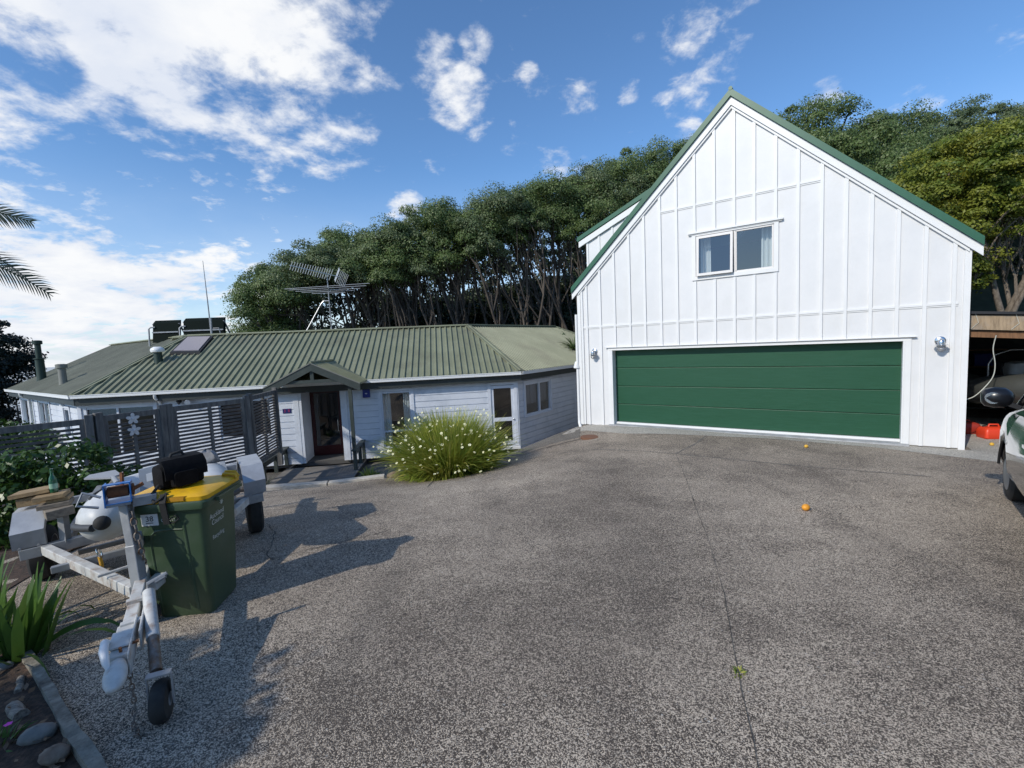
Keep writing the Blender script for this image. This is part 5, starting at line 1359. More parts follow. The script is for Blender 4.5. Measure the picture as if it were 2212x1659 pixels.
def driftwood(lab, a, b, r, seed):
    rnd = random.Random(seed); mb_ = MB(); a = on(*a, r * .8); b = on(*b, r * .9)
    P = branch_path(rnd, a, b, .05, 5); mb_.tube(P, [r * rnd.uniform(.75, 1.15) for _ in P], 8); mb_.build('driftwood', M_drift, label=lab, cat='driftwood', loc=a, smooth=50)


driftwood('short chunky piece of bleached driftwood in the bed', (-3.08, 2.60), (-2.93, 2.51), .036, 75)
driftwood('slim pale stick of driftwood by the edging', (-3.33, 2.88), (-3.20, 2.74), .022, 76)
pb = (-2.86, 2.30, H(-2.86, 2.30))
t = thing('pink_flower_plant', 'small plant with magenta flowers at the bottom left corner', 'flowering plant', pb)
r_ = np.random.default_rng(77); A = blades_np(r_, 40, pb, .07, .13, .018, .8, seg=3, lean=(.1, 1.1)); npmesh('leaves', A[0], A[1], [L_strap], parent=t)
for k in range(7):
    mb = MB(); o = Vector((pb[0] + r_.uniform(-.06, .05), pb[1] + r_.uniform(-.05, .06), pb[2] + .10 + r_.uniform(0, .05))); a0 = r_.uniform(0, 6)
    for j in range(5):
        a = a0 + 2 * PI * j / 5; d1 = Vector((math.cos(a), math.sin(a), .1)); d2 = Vector((-math.sin(a), math.cos(a), 0)); mb.add([o, o + d1 * .012 + d2 * .010, o + d1 * .020, o + d1 * .012 - d2 * .010], [(0, 1, 2, 3)])
    mb.build('flower', M_pink, t)

# fruit dropped on the drive
for nm, lab, x, y, r_, m, c3 in (('fallen_fruit', 'orange fruit lying alone in the middle of the drive', 3.62, 5.62, .044, M_orange, .75), ('fallen_fruit', 'small yellow fruit lying just in front of the green door', 6.02, 9.35, .036, M_lemon, .9), ('fallen_fruit', 'small yellow fruit lying at the carport mouth', 9.55, 9.05, .036, M_lemon, .9)):
    mb = MB(); q = on(x, y, r_ * .9); mb.ball(q, (r_ * 1.25, r_, r_ * .95), 14, 9, .01, 3, .5); mb.build(nm, m, label=lab, cat='fruit', loc=q, smooth=60)

# ------------------------------------------------------------------ boat trailer
C0 = Vector((-3.86, 4.78, -1.66)); TFd = Vector((.57, -.82, 0)).normalized(); TRd = Vector((.82, .57, 0)).normalized()


def T(x, y, z): return C0 + TRd * x + TFd * y + Vector((0, 0, z + .05 * x - .012 * y))


def tzg(x, y, dz=0.0):                                  # ground height under trailer coordinates, in trailer z
    q = T(x, y, 0); return H(q.x, q.y) - q.z + dz


trl = thing('boat_trailer', 'galvanised single-axle boat trailer parked on the left of the drive', 'trailer', T(0, -.2, -.45))
mb = MB()
mb.bar(T(-1.02, 0, -.05), T(1.02, 0, -.05), .075, .10); mb.bar(T(-1.0, -1.9, -.05), T(1.0, -1.9, -.05), .07, .09)
for x in (-.72, .72): mb.bar(T(x, -2.3, -.05), T(x, -.04, -.05), .07, .09)
mb.bar(T(-.7, -.45, -.3), T(.7, -.45, -.3), .05); mb.bar(T(-.7, .62, -.07), T(.55, .62, -.07), .05, .06)
mb.build('frame', M_galv, trl, bevel=.006)
for x in (-1, 1):
    mb = MB(); mb.bar(T(x * .84, .02, -.05), T(x * .05, 1.66, -.06), .07, .085); mb.build('drawbar', M_galvpaint, trl, bevel=.006)
mb = MB(); mb.bar(T(0, -2.2, -.055), T(0, 1.6, -.055), .07, .08); mb.bar(T(0, 1.5, .01), T(-.02, 2.42, .0), .07, .07); mb.bar(T(-.30, 1.35, .02), T(.42, 1.2, .02), .022); mb.build('centre_beam', M_galvpaint, trl, bevel=.006)
# coupling: box section, plates, rounded head and an upright latch
mb = MB(); mb.bar(T(-.03, 2.40, .0), T(-.04, 2.74, -.015), .085, .075); mb.bar(T(-.035, 2.50, .045), T(-.04, 2.68, .038), .10, .012); mb.bar(T(.022, 2.36, .0), T(.012, 2.80, -.02), .010, .13); co = mb.build('coupling', M_galvpaint, trl, bevel=.006)
mb = MB(); rings = []
for y, w, h0, h1 in ((2.745, .040, -.055, .012), (2.79, .052, -.075, .022), (2.85, .056, -.085, .016), (2.90, .050, -.082, -.004), (2.94, .034, -.075, -.025), (2.955, .012, -.06, -.04)):
    rings.append([T(-.045 + w * math.cos(a), y, (h0 + h1) / 2 + (h1 - h0) / 2 * math.sin(a)) for a in [2 * PI * k / 16 for k in range(16)]])
mb.loft(rings); mb.build('coupling_head', M_galvpaint, co, smooth=40)
mb = MB(); mb.tube([T(-.095, 2.60, .055), T(-.10, 2.66, .085), T(-.098, 2.74, .075), T(-.085, 2.80, .035), T(-.075, 2.82, .0)], [.014, .022, .023, .018, .010], 10); mb.build('latch_handle', M_trim, co, smooth=60)
mb = MB(); mb.tube([T(-.03, 2.70, .01), T(-.03, 2.72, .055)], .008, 6); mb.bar(T(-.03, 2.66, .03), T(.05, 2.66, .03), .016, .012); mb.build('lock_pin', M_rust, co)
mb = MB(); mb.bar(T(-.055, 2.10, .05), T(.05, 2.10, .05), .05, .025); mb.bar(T(-.06, 2.40, .04), T(.045, 2.40, .04), .045, .022); mb.bar(T(.055, 2.08, .0), T(.05, 2.58, -.01), .012, .13); mb.bar(T(.085, 2.30, .0), T(.085, 2.48, -.01), .01, .10); mb.build('bracket', M_galvpaint, trl, bevel=.004)
# winch post
post = [T(-.01, 1.72, -.1), T(-.03, 1.66, .30), T(-.055, 1.60, .63)]
mb = MB(); mb.bar(post[0], post[1], .075, .075); mb.bar(post[1] - Vector((0, 0, .004)), post[2], .064, .064); mb.bar(T(0, 1.22, -.02), T(0, 1.62, .36), .05); wp = mb.build('winch_post', M_galv, trl, bevel=.006)
wc = T(-.085, 1.60, .715)
wn = MB()
wX, wY = TRd, TFd
def WB(m_, x0, x1, y0, y1, z0, z1):
    P = [wc + wX * x * .8 + wY * y * .8 + Vector((0, 0, z * .8)) for z in (z0, z1) for y in (y0, y1) for x in (x0, x1)]
    m_.add(P, [(0, 2, 3, 1), (4, 5, 7, 6), (0, 1, 5, 4), (2, 6, 7, 3), (0, 4, 6, 2), (1, 3, 7, 5)])
WB(wn, -.10, -.09, -.09, .09, -.12, .08); WB(wn, .09, .10, -.09, .09, -.09, .08); WB(wn, -.10, .10, .02, .09, .081, .09); WB(wn, -.1, .1, -.09, .09, -.1, -.092)
w_o = wn.build('winch', M_blue, wp)
mb = MB(); mb.tube([wc - wX * .068, wc - wX * .06, wc + wX * .06, wc + wX * .068], [.024, .044, .044, .024], 14); mb.build('drum', M_rust, w_o, smooth=50)
mb = MB(); mb.lathe(wc + wX * .083, [(.045, 0), (.045, .01)], 16, tuple(wX)); mb.bar(wc + wX * .02 + wY * -.05, wc + wX * .025 - wY * .05 + Vector((0, 0, .13)), .018, .018); mb.bar(wc + wX * .085, wc + wX * .15 + Vector((0, 0, .03)), .035, .025); mb.build('crank', M_rust, w_o)
mb = MB(); WB(mb, .10, .28, -.06, .06, -.16, -.08); WB(mb, -.09, .09, -.085, .085, -.125, -.101); mb.tube([wc + wX * -.1 + wY * .02 + Vector((0, 0, -.02)), wc - wX * .2 + wY * .0 + Vector((0, 0, .03)), wc - wX * .24 + Vector((0, 0, -.06)), wc - wX * .12 + Vector((0, 0, -.1))], .010, 6); mb.build('bow_stop', M_galv, w_o)
# safety chain hanging from the post, and at the coupling


def chain(mb_, pts_, r=.018, wire=.005):
    P = [Vector(p) for p in pts_]; seg = []
    for a, b in zip(P[:-1], P[1:]):
        n = max(1, int((b - a).length / (r * 2.1)))
        for i in range(n): seg.append((a.lerp(b, i / n), (b - a).normalized()))
    for i, (c_, d) in enumerate(seg):
        u_ = d.orthogonal().normalized(); v_ = d.cross(u_)
        ax = u_ if i % 2 else v_; sd = d.cross(ax); pts = []
        for k in range(9):
            a = 2 * PI * k / 8; pts.append(c_ + d * r * 1.45 * math.cos(a) + sd * r * .8 * math.sin(a))
        mb_.tube(pts, wire, 5, False)


mb = MB(); chain(mb, [T(-.02, 1.64, .58), T(-.005, 1.68, .42), T(.02, 1.72, .25), T(.02, 1.62, .05)], .022, .006); mb.build('winch_chain', M_chain, trl)
mb = MB(); chain(mb, [T(.0, 2.74, -.04), T(.02, 2.84, -.25), T(.01, 2.88, tzg(.01, 2.88, .02)), T(.05, 3.02, tzg(.05, 3.02, .01))], .014, .0038); mb.build('safety_chain', M_chain, trl)
# jockey wheel
jb = T(.075, 2.16, .10); je = T(.13, 2.84, tzg(.13, 2.84, .26))
mb = MB(); mb.tube([jb, jb.lerp(je, .62)], .036, 14); jo = mb.build('jockey_stand', M_galvpaint, trl, smooth=40)
mb = MB(); mb.tube([jb.lerp(je, .6), je], .030, 12); mb.build('inner_tube', M_chain, jo, smooth=40)
mb = MB(); mb.tube([jb + Vector((0, 0, .02)), jb + Vector((.0, 0, .06)), jb + TRd * .11 + Vector((0, 0, .10))], .014, 7); mb.tube([jb + TRd * .04 + Vector((0, 0, .06)), jb + TRd * .10 + Vector((0, 0, .085))], .017, 8); mb.build('crank_handle', M_galv, jo)
wcn = T(.145, 2.90, tzg(.145, 2.90, .115)); wax = (TRd * .96 + TFd * .2).normalized()
mb = MB()
fk = wcn + Vector((0, 0, .16))
mb.bar(fk - wax * .058, fk + wax * .058, .05, .008)
for sg in (-1, 1): mb.bar(fk + wax * .058 * sg, wcn + wax * .058 * sg - Vector((0, 0, .02)), .008, .045, up=tuple(TFd))
mb.build('fork', M_galv, jo)
mb = MB(); mb.lathe(wcn - wax * .042, [(.07, 0), (.100, .004), (.112, .018), (.115, .042), (.112, .066), (.100, .080), (.07, .084)], 26, tuple(wax)); jt = mb.build('jockey_tyre', M_rubber, jo, smooth=40)
mb = MB(); mb.lathe(wcn - wax * .044, [(.02, 0), (.055, .004), (.055, .084), (.02, .088)], 18, tuple(wax)); mb.build('hub', M_greyplas, jt, smooth=40)
# road wheels and mudguards
for x in (-1, 1):
    wx = x * .945; yy = -.40; zc = tzg(wx, yy, .27)
    mb = MB(); c_ = T(wx - .085, yy, zc); mb.lathe(c_, [(.16, .0), (.24, .005), (.268, .03), (.272, .085), (.268, .14), (.24, .165), (.16, .17)], 30, tuple(TRd)); tw = mb.build('trailer_wheel', M_rubber, trl, smooth=40)
    mb = MB(); mb.lathe(T(wx - .087, yy, zc), [(.04, .03), (.1, .02), (.16, .0), (.165, .174), (.1, .15), (.04, .15)], 22, tuple(TRd)); mb.build('rim', M_rim, tw, smooth=40)
    x0, x1 = wx - .11, wx + .11
    prof = [(.03, .01), (.06, .17), (-.12, .33), (-.72, .33), (-.88, .17), (-.84, .01)]
    prof_in = [(y * .97 - .01, z - .012) for y, z in prof]
    mb = MB()
    outer = [[T(xx, y, z) for y, z in prof] for xx in (x0, x1)]
    k = len(prof)
    mb.add(outer[0] + outer[1], [(i, i + 1, k + i + 1, k + i) for i in range(k - 1)])
    ex = x1 if x > 0 else x0
    side = [T(ex, y, z) for y, z in prof]
    mb.add(side, [tuple(range(k))])
    inx = x0 if x > 0 else x1
    lip = [T(inx, y, z) for y, z in prof]; lip2 = [T(inx, y * .9 - .05, z - .035) for y, z in prof]
    mb.add(lip + lip2, [(i, i + 1, k + i + 1, k + i) for i in range(k - 1)])
    go = mb.build('mudguard', M_guard, trl)
    sm = go.modifiers.new('sheet', 'SOLIDIFY'); sm.thickness = .006
    mb = MB()
    for xx in (wx - .06, wx + .07): mb.lathe(T(xx, .055, .02), [(.014, 0), (.012, .012)], 8, tuple(TFd))
    mb.build('bolts', M_galv, go)
# keel roller posts
for x, y in ((-.58, -.0), (.48, -.1)):
    mb = MB(); mb.bar(T(x - .12 * (x < 0), y, -.02), T(x - .12 * (x < 0), y, .25), .06); mb.build('bunk_post', M_galv, trl)
mb = MB(); mb.bar(T(-.5, -.12, .17), T(-.44, -1.6, .17), .10, .07); mb.build('bunk_rail', M_plankgrey, trl, bevel=.01)
mb = MB(); mb.bar(T(.52, -.14, .17), T(.52, -1.6, .17), .09, .05); mb.build('bunk_rail', M_plankgrey, trl)

# planks and the bottle on the left guard
def plank(lab, a, b, w, h, z, m=M_plank, za=None):
    mb_ = MB(); p, q = T(a[0], a[1], z), T(b[0], b[1], z if za is None else za); mb_.bar(p, q, w, h)
    mb_.build('plank_offcut', m, label=lab, cat='plank', loc=p, group='plank offcuts on the left mudguard', bevel=.004)


plank('top left plank offcut, the palest, lying over the mudguard', (-1.07, -.26), (-.77, -.20), .20, .040, .470, M_plank, .485)
plank('thick plank offcut under the top left one, standing on the mudguard', (-1.03, -.25), (-.80, -.22), .17, .085, .402, M_plank)
plank('top right plank offcut with the green bottle on it', (-.89, -.10), (-.66, -.08), .20, .040, .435)
plank('second plank offcut down beneath the bottle', (-.80, -.11), (-.64, -.10), .18, .040, .394)
plank('third plank offcut down beneath the bottle, grey ended', (-.87, -.07), (-.63, -.06), .17, .042, .352, M_plankgrey)
plank('thick rounded grey timber at the bottom of the plank stack', (-.81, .06), (-.62, -.0), .15, .080, .290, M_plankgrey)
bo = T(-.76, -.12, .457)
t = thing('beer_bottle', 'green glass bottle standing on the plank stack', 'bottle', bo)
mb = MB(); mb.lathe(bo, [(.026, 0), (.031, .004), (.031, .115), (.026, .145), (.014, .175), (.012, .22), (.014, .222), (.014, .235), (.008, .236)], 18); mb.build('glass', M_bottle, t, smooth=40)
mb = MB(); mb.lathe(bo + Vector((0, 0, .04)), [(.0318, 0), (.0318, .05)], 18); mb.build('bottle_label', mat("green_white_label", (0.25, 0.42, 0.30), 0.5), t, smooth=60)

# ------------------------------------------------------------------ inflatable dinghy on the trailer
din = thing('inflatable_dinghy', 'pale grey inflatable dinghy lying on the boat trailer', 'dinghy', T(.3, 0, .1))
TRr = .205; zt = .33
path = []
for y in np.linspace(.95, -.25, 12): path.append((-.29, y, zt - .10 * (.95 - y)))
for a in np.linspace(180, 0, 13)[1:-1]: path.append((.115 + .405 * math.cos(R(a)), -.25 - .44 * math.sin(R(a)), zt - .12 - .03 * math.sin(R(a))))
for y in np.linspace(-.25, .90, 12): path.append((.52, y, zt - .10 * (.95 - y)))
pts3 = [T(*p) for p in path]
rads = [TRr] * len(pts3)
for i, r_ in ((0, .060), (1, .150), (2, .203), (-1, .060), (-2, .150), (-3, .203)): rads[i] = r_
mb = MB(); mb.tube(pts3, rads, 22); mb.build('tube', M_pvc, din, smooth=60)
for e, nx_ in ((pts3[0], pts3[1]), (pts3[-1], pts3[-2])):
    d = (e - nx_).normalized(); mb = MB(); mb.lathe(e - d * .01, [(.062, 0), (.060, .02), (.046, .045), (.02, .055)], 18, tuple(d)); mb.build('cone_cap', M_rubber, din, smooth=50)
for idx in (range(0, 12), range(24, len(pts3))):
    idx = list(idx); mb = MB(); sgn = -1 if idx[0] == 0 else 1
    P = [pts3[i] + TRd * sgn * (rads[i] + .004) + Vector((0, 0, -.03)) for i in idx]
    mb.tube(P, .032, 8); mb.build('rubbing_strake', M_pvcdark, din, smooth=60)
mb = MB()
P = [T(-.09, .10, .16), T(.34, .10, .16), T(.36, .02, .60), T(-.09, .02, .55)]
mb.prism(P, [q + TFd * .03 for q in P]); to = mb.build('transom', M_transom, din)
mb = MB(); P = [T(-.03, .053, .42), T(.08, .053, .43), T(.08, .040, .51), T(-.03, .040, .50)]; P = [q + TFd * .035 for q in P]; mb.prism(P, [q + TFd * .003 for q in P]); mb.build('sticker', M_paper, to)
mb = MB(); P = [T(-.12, .54, .15), T(.36, .54, .15), T(.36, -.6, .20), T(-.1, -.6, .20)]; mb.prism(P, [q + Vector((0, 0, .03)) for q in P]); mb.build('floor', M_pvcgrey, din)
mb = MB(); mb.tube([T(-.37, .72, .48), T(-.41, .55, .47), T(-.41, .30, .45), T(-.36, .10, .44)], .011, 6); mb.build('grab_rope', M_rubber, din, smooth=60)
mb = MB(); mb.tube([T(-.22, .42, .53), T(-.30, -.05, .50)], .024, 10); ro = mb.build('oar_shaft', M_greyplas, din, smooth=50)
mb = MB(); P = [T(-.32, -.02, .50), T(-.25, -.12, .50), T(-.33, -.46, .49), T(-.55, -.5, .48), T(-.57, -.34, .48)]; mb.prism(P, [q + Vector((0, 0, .015)) for q in P]); mb.build('oar_blade', M_greyplas, ro)
mb = MB(); mb.torus(T(-.33, .95, .08), (.5, .3, .2), .042, .006, 18, 6); mb.build('tow_ring', M_steel, din)
mb = MB()
mb.ball(T(.50, -.35, .47), (.14, .10, .09), 12, 8, .2, 6)
mb.build('folded_cover', mat("crumpled_grey_tarp", (0.30, 0.30, 0.30), 0.7, c2=(0.2, 0.19, 0.19), scale=9), label='crumpled grey cover lying in the dinghy behind the bag', cat='cover', loc=T(.5, -.35, .5), smooth=40)
# yellow rope knotted to the ring
mb = MB(); r0 = T(-.33, .96, .05)
mb.tube([r0, r0 + Vector((.01, 0, -.07)), r0 + Vector((0, 0, -.13))], .014, 8); mb.ball(r0 + Vector((0, 0, -.15)), (.035, .03, .03), 10, 7, .15, 3); mb.ball(r0 + Vector((-.03, -.02, -.16)), (.03, .02, .02), 8, 6, .15, 4)
mb.tube(spline([r0 + Vector((.02, -.01, -.15)), r0 + Vector((.06, -.04, -.21)), r0 + Vector((.13, -.07, -.24)), r0 + Vector((.2, -.06, -.23)), r0 + Vector((.26, -.03, -.19)), r0 + Vector((.29, 0, -.14))]), .010, 8)
mb.build('tow_rope', M_rope, label='yellow rope knotted to the ring under the dinghy', cat='rope', loc=r0, smooth=60)

# ------------------------------------------------------------------ wheelie bin
bz = H(-2.6, 3.75)
bc = Vector((-2.80, 3.82, bz)); BA = R(7)
BX = Vector((math.cos(BA), math.sin(BA), 0)); BY = Vector((-math.sin(BA), math.cos(BA), 0))


def Bn(x, y, z): return bc + BX * x * .95 + BY * y + Vector((0, 0, z))


def rrect(hx, hy, r, n=5, cx=0, cy=0):
    P = []
    for sx, sy, a0 in ((1, 1, 0), (-1, 1, 90), (-1, -1, 180), (1, -1, 270)):
        for i in range(n + 1):
            a = R(a0 + 90 * i / n); P.append((cx + sx * (hx - r) + r * math.cos(a), cy + sy * (hy - r) + r * math.sin(a)))
    return P


bn = thing('wheelie_bin', 'dark green wheelie bin with a yellow lid standing beside the trailer', 'wheelie bin', bc)
HB = .985
mb = MB(); rings = []
for z, hx, hy, r, cx_ in ((.0, .20, .215, .05, .035), (.02, .215, .225, .05, .03), (.5, .255, .252, .055, .015), (.93, .287, .275, .06, 0.0), (HB - .06, .29, .278, .06, 0)):
    rings.append([Bn(x, y, z) for x, y in rrect(hx, hy, r, 5, cx_, 0)])
mb.loft(rings)
bd_ = mb.build('bin_body', M_bin, bn, smooth=35)
mb = MB()
mb.loft([[Bn(x, y, z) for x, y in rrect(hx, hy, .06)] for z, hx, hy in ((HB - .075, .305, .295), (HB - .07, .325, .31), (HB - .02, .335, .318), (HB - .005, .33, .312))])
mb.bar(Bn(.36, -.2, HB - .03), Bn(.36, .2, HB - .03), .03, .03)
mb.build('rim', M_bin, bn, smooth=35)
# raised ribs and panel outline on the near side
mb = MB()
def near(x, z, off=.0):
    hy = .225 + (.275 - .225) * min(1, max(0, (z - .02) / .91)); return Bn(x, -hy - off, z)
ar = [(-.15, .05), (-.155, .4), (-.16, .66), (-.145, .72), (-.11, .75), (.02, .755), (.10, .75)]
mb.tube([near(x, z, -.006) for x, z in ar], .013, 6)
mb.tube([near(.135, .06, -.006), near(.125, .4, -.006), near(.11, .80, -.006)], .015, 6)
mb.build('side_ribs', M_bin, bd_, smooth=60)
mb = MB()
cr = [(-1, .0), (-.97, .035), (-.5, .06), (.5, .06), (.97, .035), (1, 0)]
rings = []
for q, zz in ((-.34, .0), (-.335, .03), (-.25, .055), (0, .07), (.25, .055), (.335, .03), (.34, .0)):
    pass
for z, hx, hy, r in ((HB - .003, .325, .307, .06), (HB + .03, .328, .31, .06), (HB + .048, .30, .285, .07), (HB + .062, .2, .19, .09), (HB + .066, .05, .05, .03)):
    rings.append([Bn(x, y, z + .03 * (x < 9) * max(0, .0)) for x, y in rrect(hx, hy, r)])
mb.loft(rings); li = mb.build('lid', M_lid, bn, smooth=30)
mb = MB(); mb.tube([Bn(.21, .20, HB + .045), Bn(.22, .20, HB + .075), Bn(.32, .20, HB + .065), Bn(.335, .20, HB + .03)], .014, 8); mb.tube([Bn(.20, .24, HB + .045), Bn(.22, .25, HB + .085), Bn(.30, .25, HB + .08), Bn(.33, .25, HB + .03)], .014, 8)
mb.build('lid_handle', M_lid, li, smooth=50)
mb = MB(); mb.loft([[Bn(x, y, z) for x, y in rrect(.075, .018, .016, 4, .10, -.297)] for z in (HB + .010, HB + .040)]); mb.bar(Bn(.04, -.312, HB + .018), Bn(.16, -.312, HB + .018), .012, .02); mb.build('grip_recess', mat("shaded_yellow_plastic", (0.45, 0.22, 0.012), 0.5), li, smooth=50)  # recess shade is painted as a darker yellow piece on the lid
for y in (-.285, .285):
    mb = MB(); c_ = Bn(-.235, y - .025, .10); mb.lathe(c_, [(.05, 0), (.092, .004), (.1, .015), (.1, .036), (.092, .048), (.05, .05)], 24, tuple(BY)); wo2 = mb.build('bin_wheel', M_rubber, bn, smooth=40)
    mb = MB(); mb.lathe(c_ - BY * .003, [(.015, 0), (.03, -.004), (.035, .008), (.055, .0), (.06, .004), (.06, .05), (.015, .056)], 20, tuple(BY)); mb.build('hub', M_carplastic, wo2, smooth=30)
mb = MB(); mb.tube([Bn(-.235, -.3, .10), Bn(-.235, .3, .10)], .012, 8); mb.loft([[Bn(x, y, z) for x, y in rrect(.05, .2, .03, 3, -.2, 0)] for z in (.06, .2)]); mb.build('axle', M_bin, bn)
mb = MB(); mb.tube([Bn(-.34, -.22, HB - .03), Bn(-.40, -.2, HB - .02), Bn(-.40, .2, HB - .02), Bn(-.34, .22, HB - .03)], .017, 8); mb.build('pull_handle', M_bin, bn, smooth=50)
# sticker and print
mb = MB(); P = [near(-.205, .80, .003), near(-.075, .80, .003), near(-.075, .895, .003), near(-.205, .895, .003)]; mb.prism(P, [q - BY * .002 for q in P]); st = mb.build('number_sticker', M_paper, bd_)
up_near = (near(0, .9) - near(0, .8)).normalized()
mb = MB(); text_into(mb, '38', .06, near(-.14, .855, .0056), BX, up_near, .001); text_into(mb, 'house no.', .012, near(-.14, .822, .0056), BX, up_near, .001) if False else None
mb.box(lambda x, y, z: near(x, z, y), -.17, -.115, .0056, .0064, .820, .825); mb.build('sticker_number', M_ink, st)
mb = MB(); text_into(mb, 'C01215', .034, near(.0, .835, .002), BX, up_near, .001); mb.build('serial_number', M_print, bd_)
def fside(y, z, off=0.0):
    hx = .215 + (.287 - .215) * min(1, max(0, (z - .02) / .91)); cx_ = .03 * (1 - z / .93); return Bn(hx + cx_ + off, y, z)
upf = (fside(0, .8) - fside(0, .6)).normalized()
mb = MB()
text_into(mb, 'Auckland', .062, fside(-.09, .80, .003), BY, upf, .001); text_into(mb, 'Council', .062, fside(-.08, .745, .003), BY, upf, .001); mb.build('council_print', M_print, bd_)
mb = MB(); text_into(mb, 'Recycling', .05, fside(-.08, .62, .003), BY, upf, .001); mb.build('recycling_print', M_print, bd_)
mb = MB()
for k in range(5):
    a = R(20 + 35 * k); q = fside(.02 - .03 + .03 * math.cos(a), .865 + .03 * math.sin(a), .0035)
    mb.bar(fside(-.01, .855, .0035), q, .007, .002)
mb.build('leaf_emblem', M_print, bd_)

# black bag on the lid
gz0 = HB + .064
bg_ = thing('black_camera_bag', 'black padded shoulder bag lying on the yellow bin lid', 'bag', Bn(.02, 0, gz0))
gA = R(52); gX = (BX * math.cos(gA) + BY * math.sin(gA)); gY = (-BX * math.sin(gA) + BY * math.cos(gA))
def Gb(x, y, z): return Bn(-.03, -.01, gz0) + gX * x * .80 + gY * y * .86 + Vector((0, 0, z * .98))
mb = MB(); rings = []
for x, hy, h in ((-.21, .075, .15), (-.2, .105, .185), (-.1, .115, .21), (.05, .118, .225), (.15, .11, .215), (.185, .09, .19), (.195, .06, .15)):
    rings.append([Gb(x, y, z + h / 2 + .004) for y, z in rrect(hy, h / 2, min(.05, hy * .5), 4)])
mb.loft(rings); mb.build('bag_body', M_bag, bg_, smooth=50)
mb = MB(); P = []
rings = []
for t_, (y, z) in enumerate(((.09, .232), (.0, .24), (-.1, .232), (-.14, .19), (-.152, .13), (-.15, .085))):
    rings.append([Gb(x, y, z + dz) if t_ < 3 else Gb(x, y - dz, z) for x, dz in ((-.2, 0), (-.1, .006), (.05, .008), (.15, .006), (.19, 0), (.19, .012), (-.2, .012))])
mb.loft(rings); mb.build('flap', M_bag, bg_, smooth=40)
mb = MB(); rings = [[Gb(x, -.13 - d_, z) for x, z in rrect(.125 - d_ * .3, .07 - d_ * .2, .03, 4, -.02, .08)] for d_ in (0, .02, .045, .055)]; mb.loft(rings); mb.build('front_pocket', M_bag, bg_, smooth=50)
mb = MB(); mb.tube([Gb(-.08, 0, .235), Gb(-.06, 0, .275), Gb(.03, 0, .285), Gb(.06, 0, .24)], .012, 7); mb.build('carry_handle', M_strap, bg_, smooth=60)


def ribbon(mb_, P, w, up, th=.004):
    P = [Vector(p) for p in P]
    for a, b in zip(P[:-1], P[1:]): mb_.bar(a, b, w, th, up=up)


mb = MB(); sx = -.005
S_ = [Bn(-.09, -.20, gz0 + .05), Bn(-.10, -.29, gz0 - .005), Bn(-.05, -.335, gz0 - .05), Bn(.0, -.335, gz0 - .02), Bn(.03, -.30, gz0 + .01)]
mb.tube(S_, .012, 7)
ribbon(mb, [Bn(.01, -.31, gz0 + .006), Bn(.012, -.342, gz0 - .06), Bn(.01, -.325, gz0 - .14), Bn(.008, -.305, gz0 - .235)], .045, tuple(-BY), .012)
mb.tube([Bn(.03, -.306, gz0 - .20), Bn(.08, -.302, gz0 - .17), Bn(.10, -.30, gz0 - .20), Bn(.06, -.30, gz0 - .23), Bn(.02, -.305, gz0 - .225)], .006, 6)
mb.build('shoulder_strap', M_strap, bg_, smooth=40)

# ------------------------------------------------------------------ carport with its boat
cp = thing('lean_to_carport', 'open timber carport with a dark membrane roof against the garage side', 'carport', G(3, -3, 0))
mb = MB(); mb.bar(G(.93, -.45, 2.44), G(5.2, -.45, 2.06), .07, .28); mb.build('front_beam', M_beam, cp)
mb = MB(); mb.bar(G(.93, -.53, 2.215), G(5.2, -.53, 1.84), .09, .13); mb.build('under_beam', M_beambrown, cp)
mb = MB(); P = [G(.92, -.36, 2.605), G(5.3, -.36, 2.215), G(5.3, -7.5, 2.215), G(.92, -7.5, 2.605)]; mb.prism(P, [q + Vector((0, 0, .05)) for q in P]); mb.build('roof', M_membrane, cp)
mb = MB()
for k in range(6): mb.tube([G(1.05 + k * .55, -.405, 2.61 - k * .049), G(1.1 + k * .55, -.40, 2.42 - k * .049), G(1.0 + k * .55, -.405, 2.31 - k * .049)], .005, 5)
mb.build('lashing', M_cable, cp)
for u, n in ((5.1, -.5), (5.1, -7.2), (1.1, -7.2), (1.15, -4.0)):
    mb = MB(); mb.box(G, u - .06, u + .06, n - .06, n + .06, -.3, 2.1); mb.build('post', M_beambrown, cp)
mb = MB(); mb.box(G, .95, 5.2, -7.6, -7.45, -.4, 2.2); mb.box(G, 5.15, 5.25, -7.4, -.6, -.3, 1.9); mb.build('rear_wall', M_darktimber, cp)
mb = MB()
for z in (.6, 1.1, 1.6): mb.box(G, 1.0, 5.0, -7.4, -6.9, z, z + .04)
mb.build('shelf', M_beambrown, cp)
bxm = [M_beambrown, M_darktimber, M_greyplas, M_navy, M_bluebox]
for k, (u, n, z, du, h_) in enumerate(((1.3, -7.1, .64, .4, .3), (1.9, -7.15, .64, .5, .22), (2.6, -7.1, .64, .35, .36), (1.5, -7.1, 1.14, .45, .26), (2.2, -7.15, 1.14, .4, .34))):
    mb = MB(); mb.box(G, u, u + du, n - .15, n + .15, z + .002, z + h_); mb.box(G, u - .01, u + du + .01, n - .16, n + .16, z + h_ + .001, z + h_ + .03)
    mb.build('storage_box', bxm[k], label=['brown', 'dark timber', 'grey plastic', 'navy', 'blue'][k] + ' storage box on the carport shelf behind the boat', cat='box', loc=G(u + du / 2, n, z), group='storage boxes on the carport shelves', bevel=.01)
mb = MB(); mb.tube(spline([G(1.35, -.40, 2.16), G(1.32, -.42, 1.9), G(1.36, -.44, 1.6), G(1.34, -.46, 1.35), G(1.22, -.47, 1.12), G(1.08, -.46, .95), G(.93, -.44, .88)]), .009, 6)
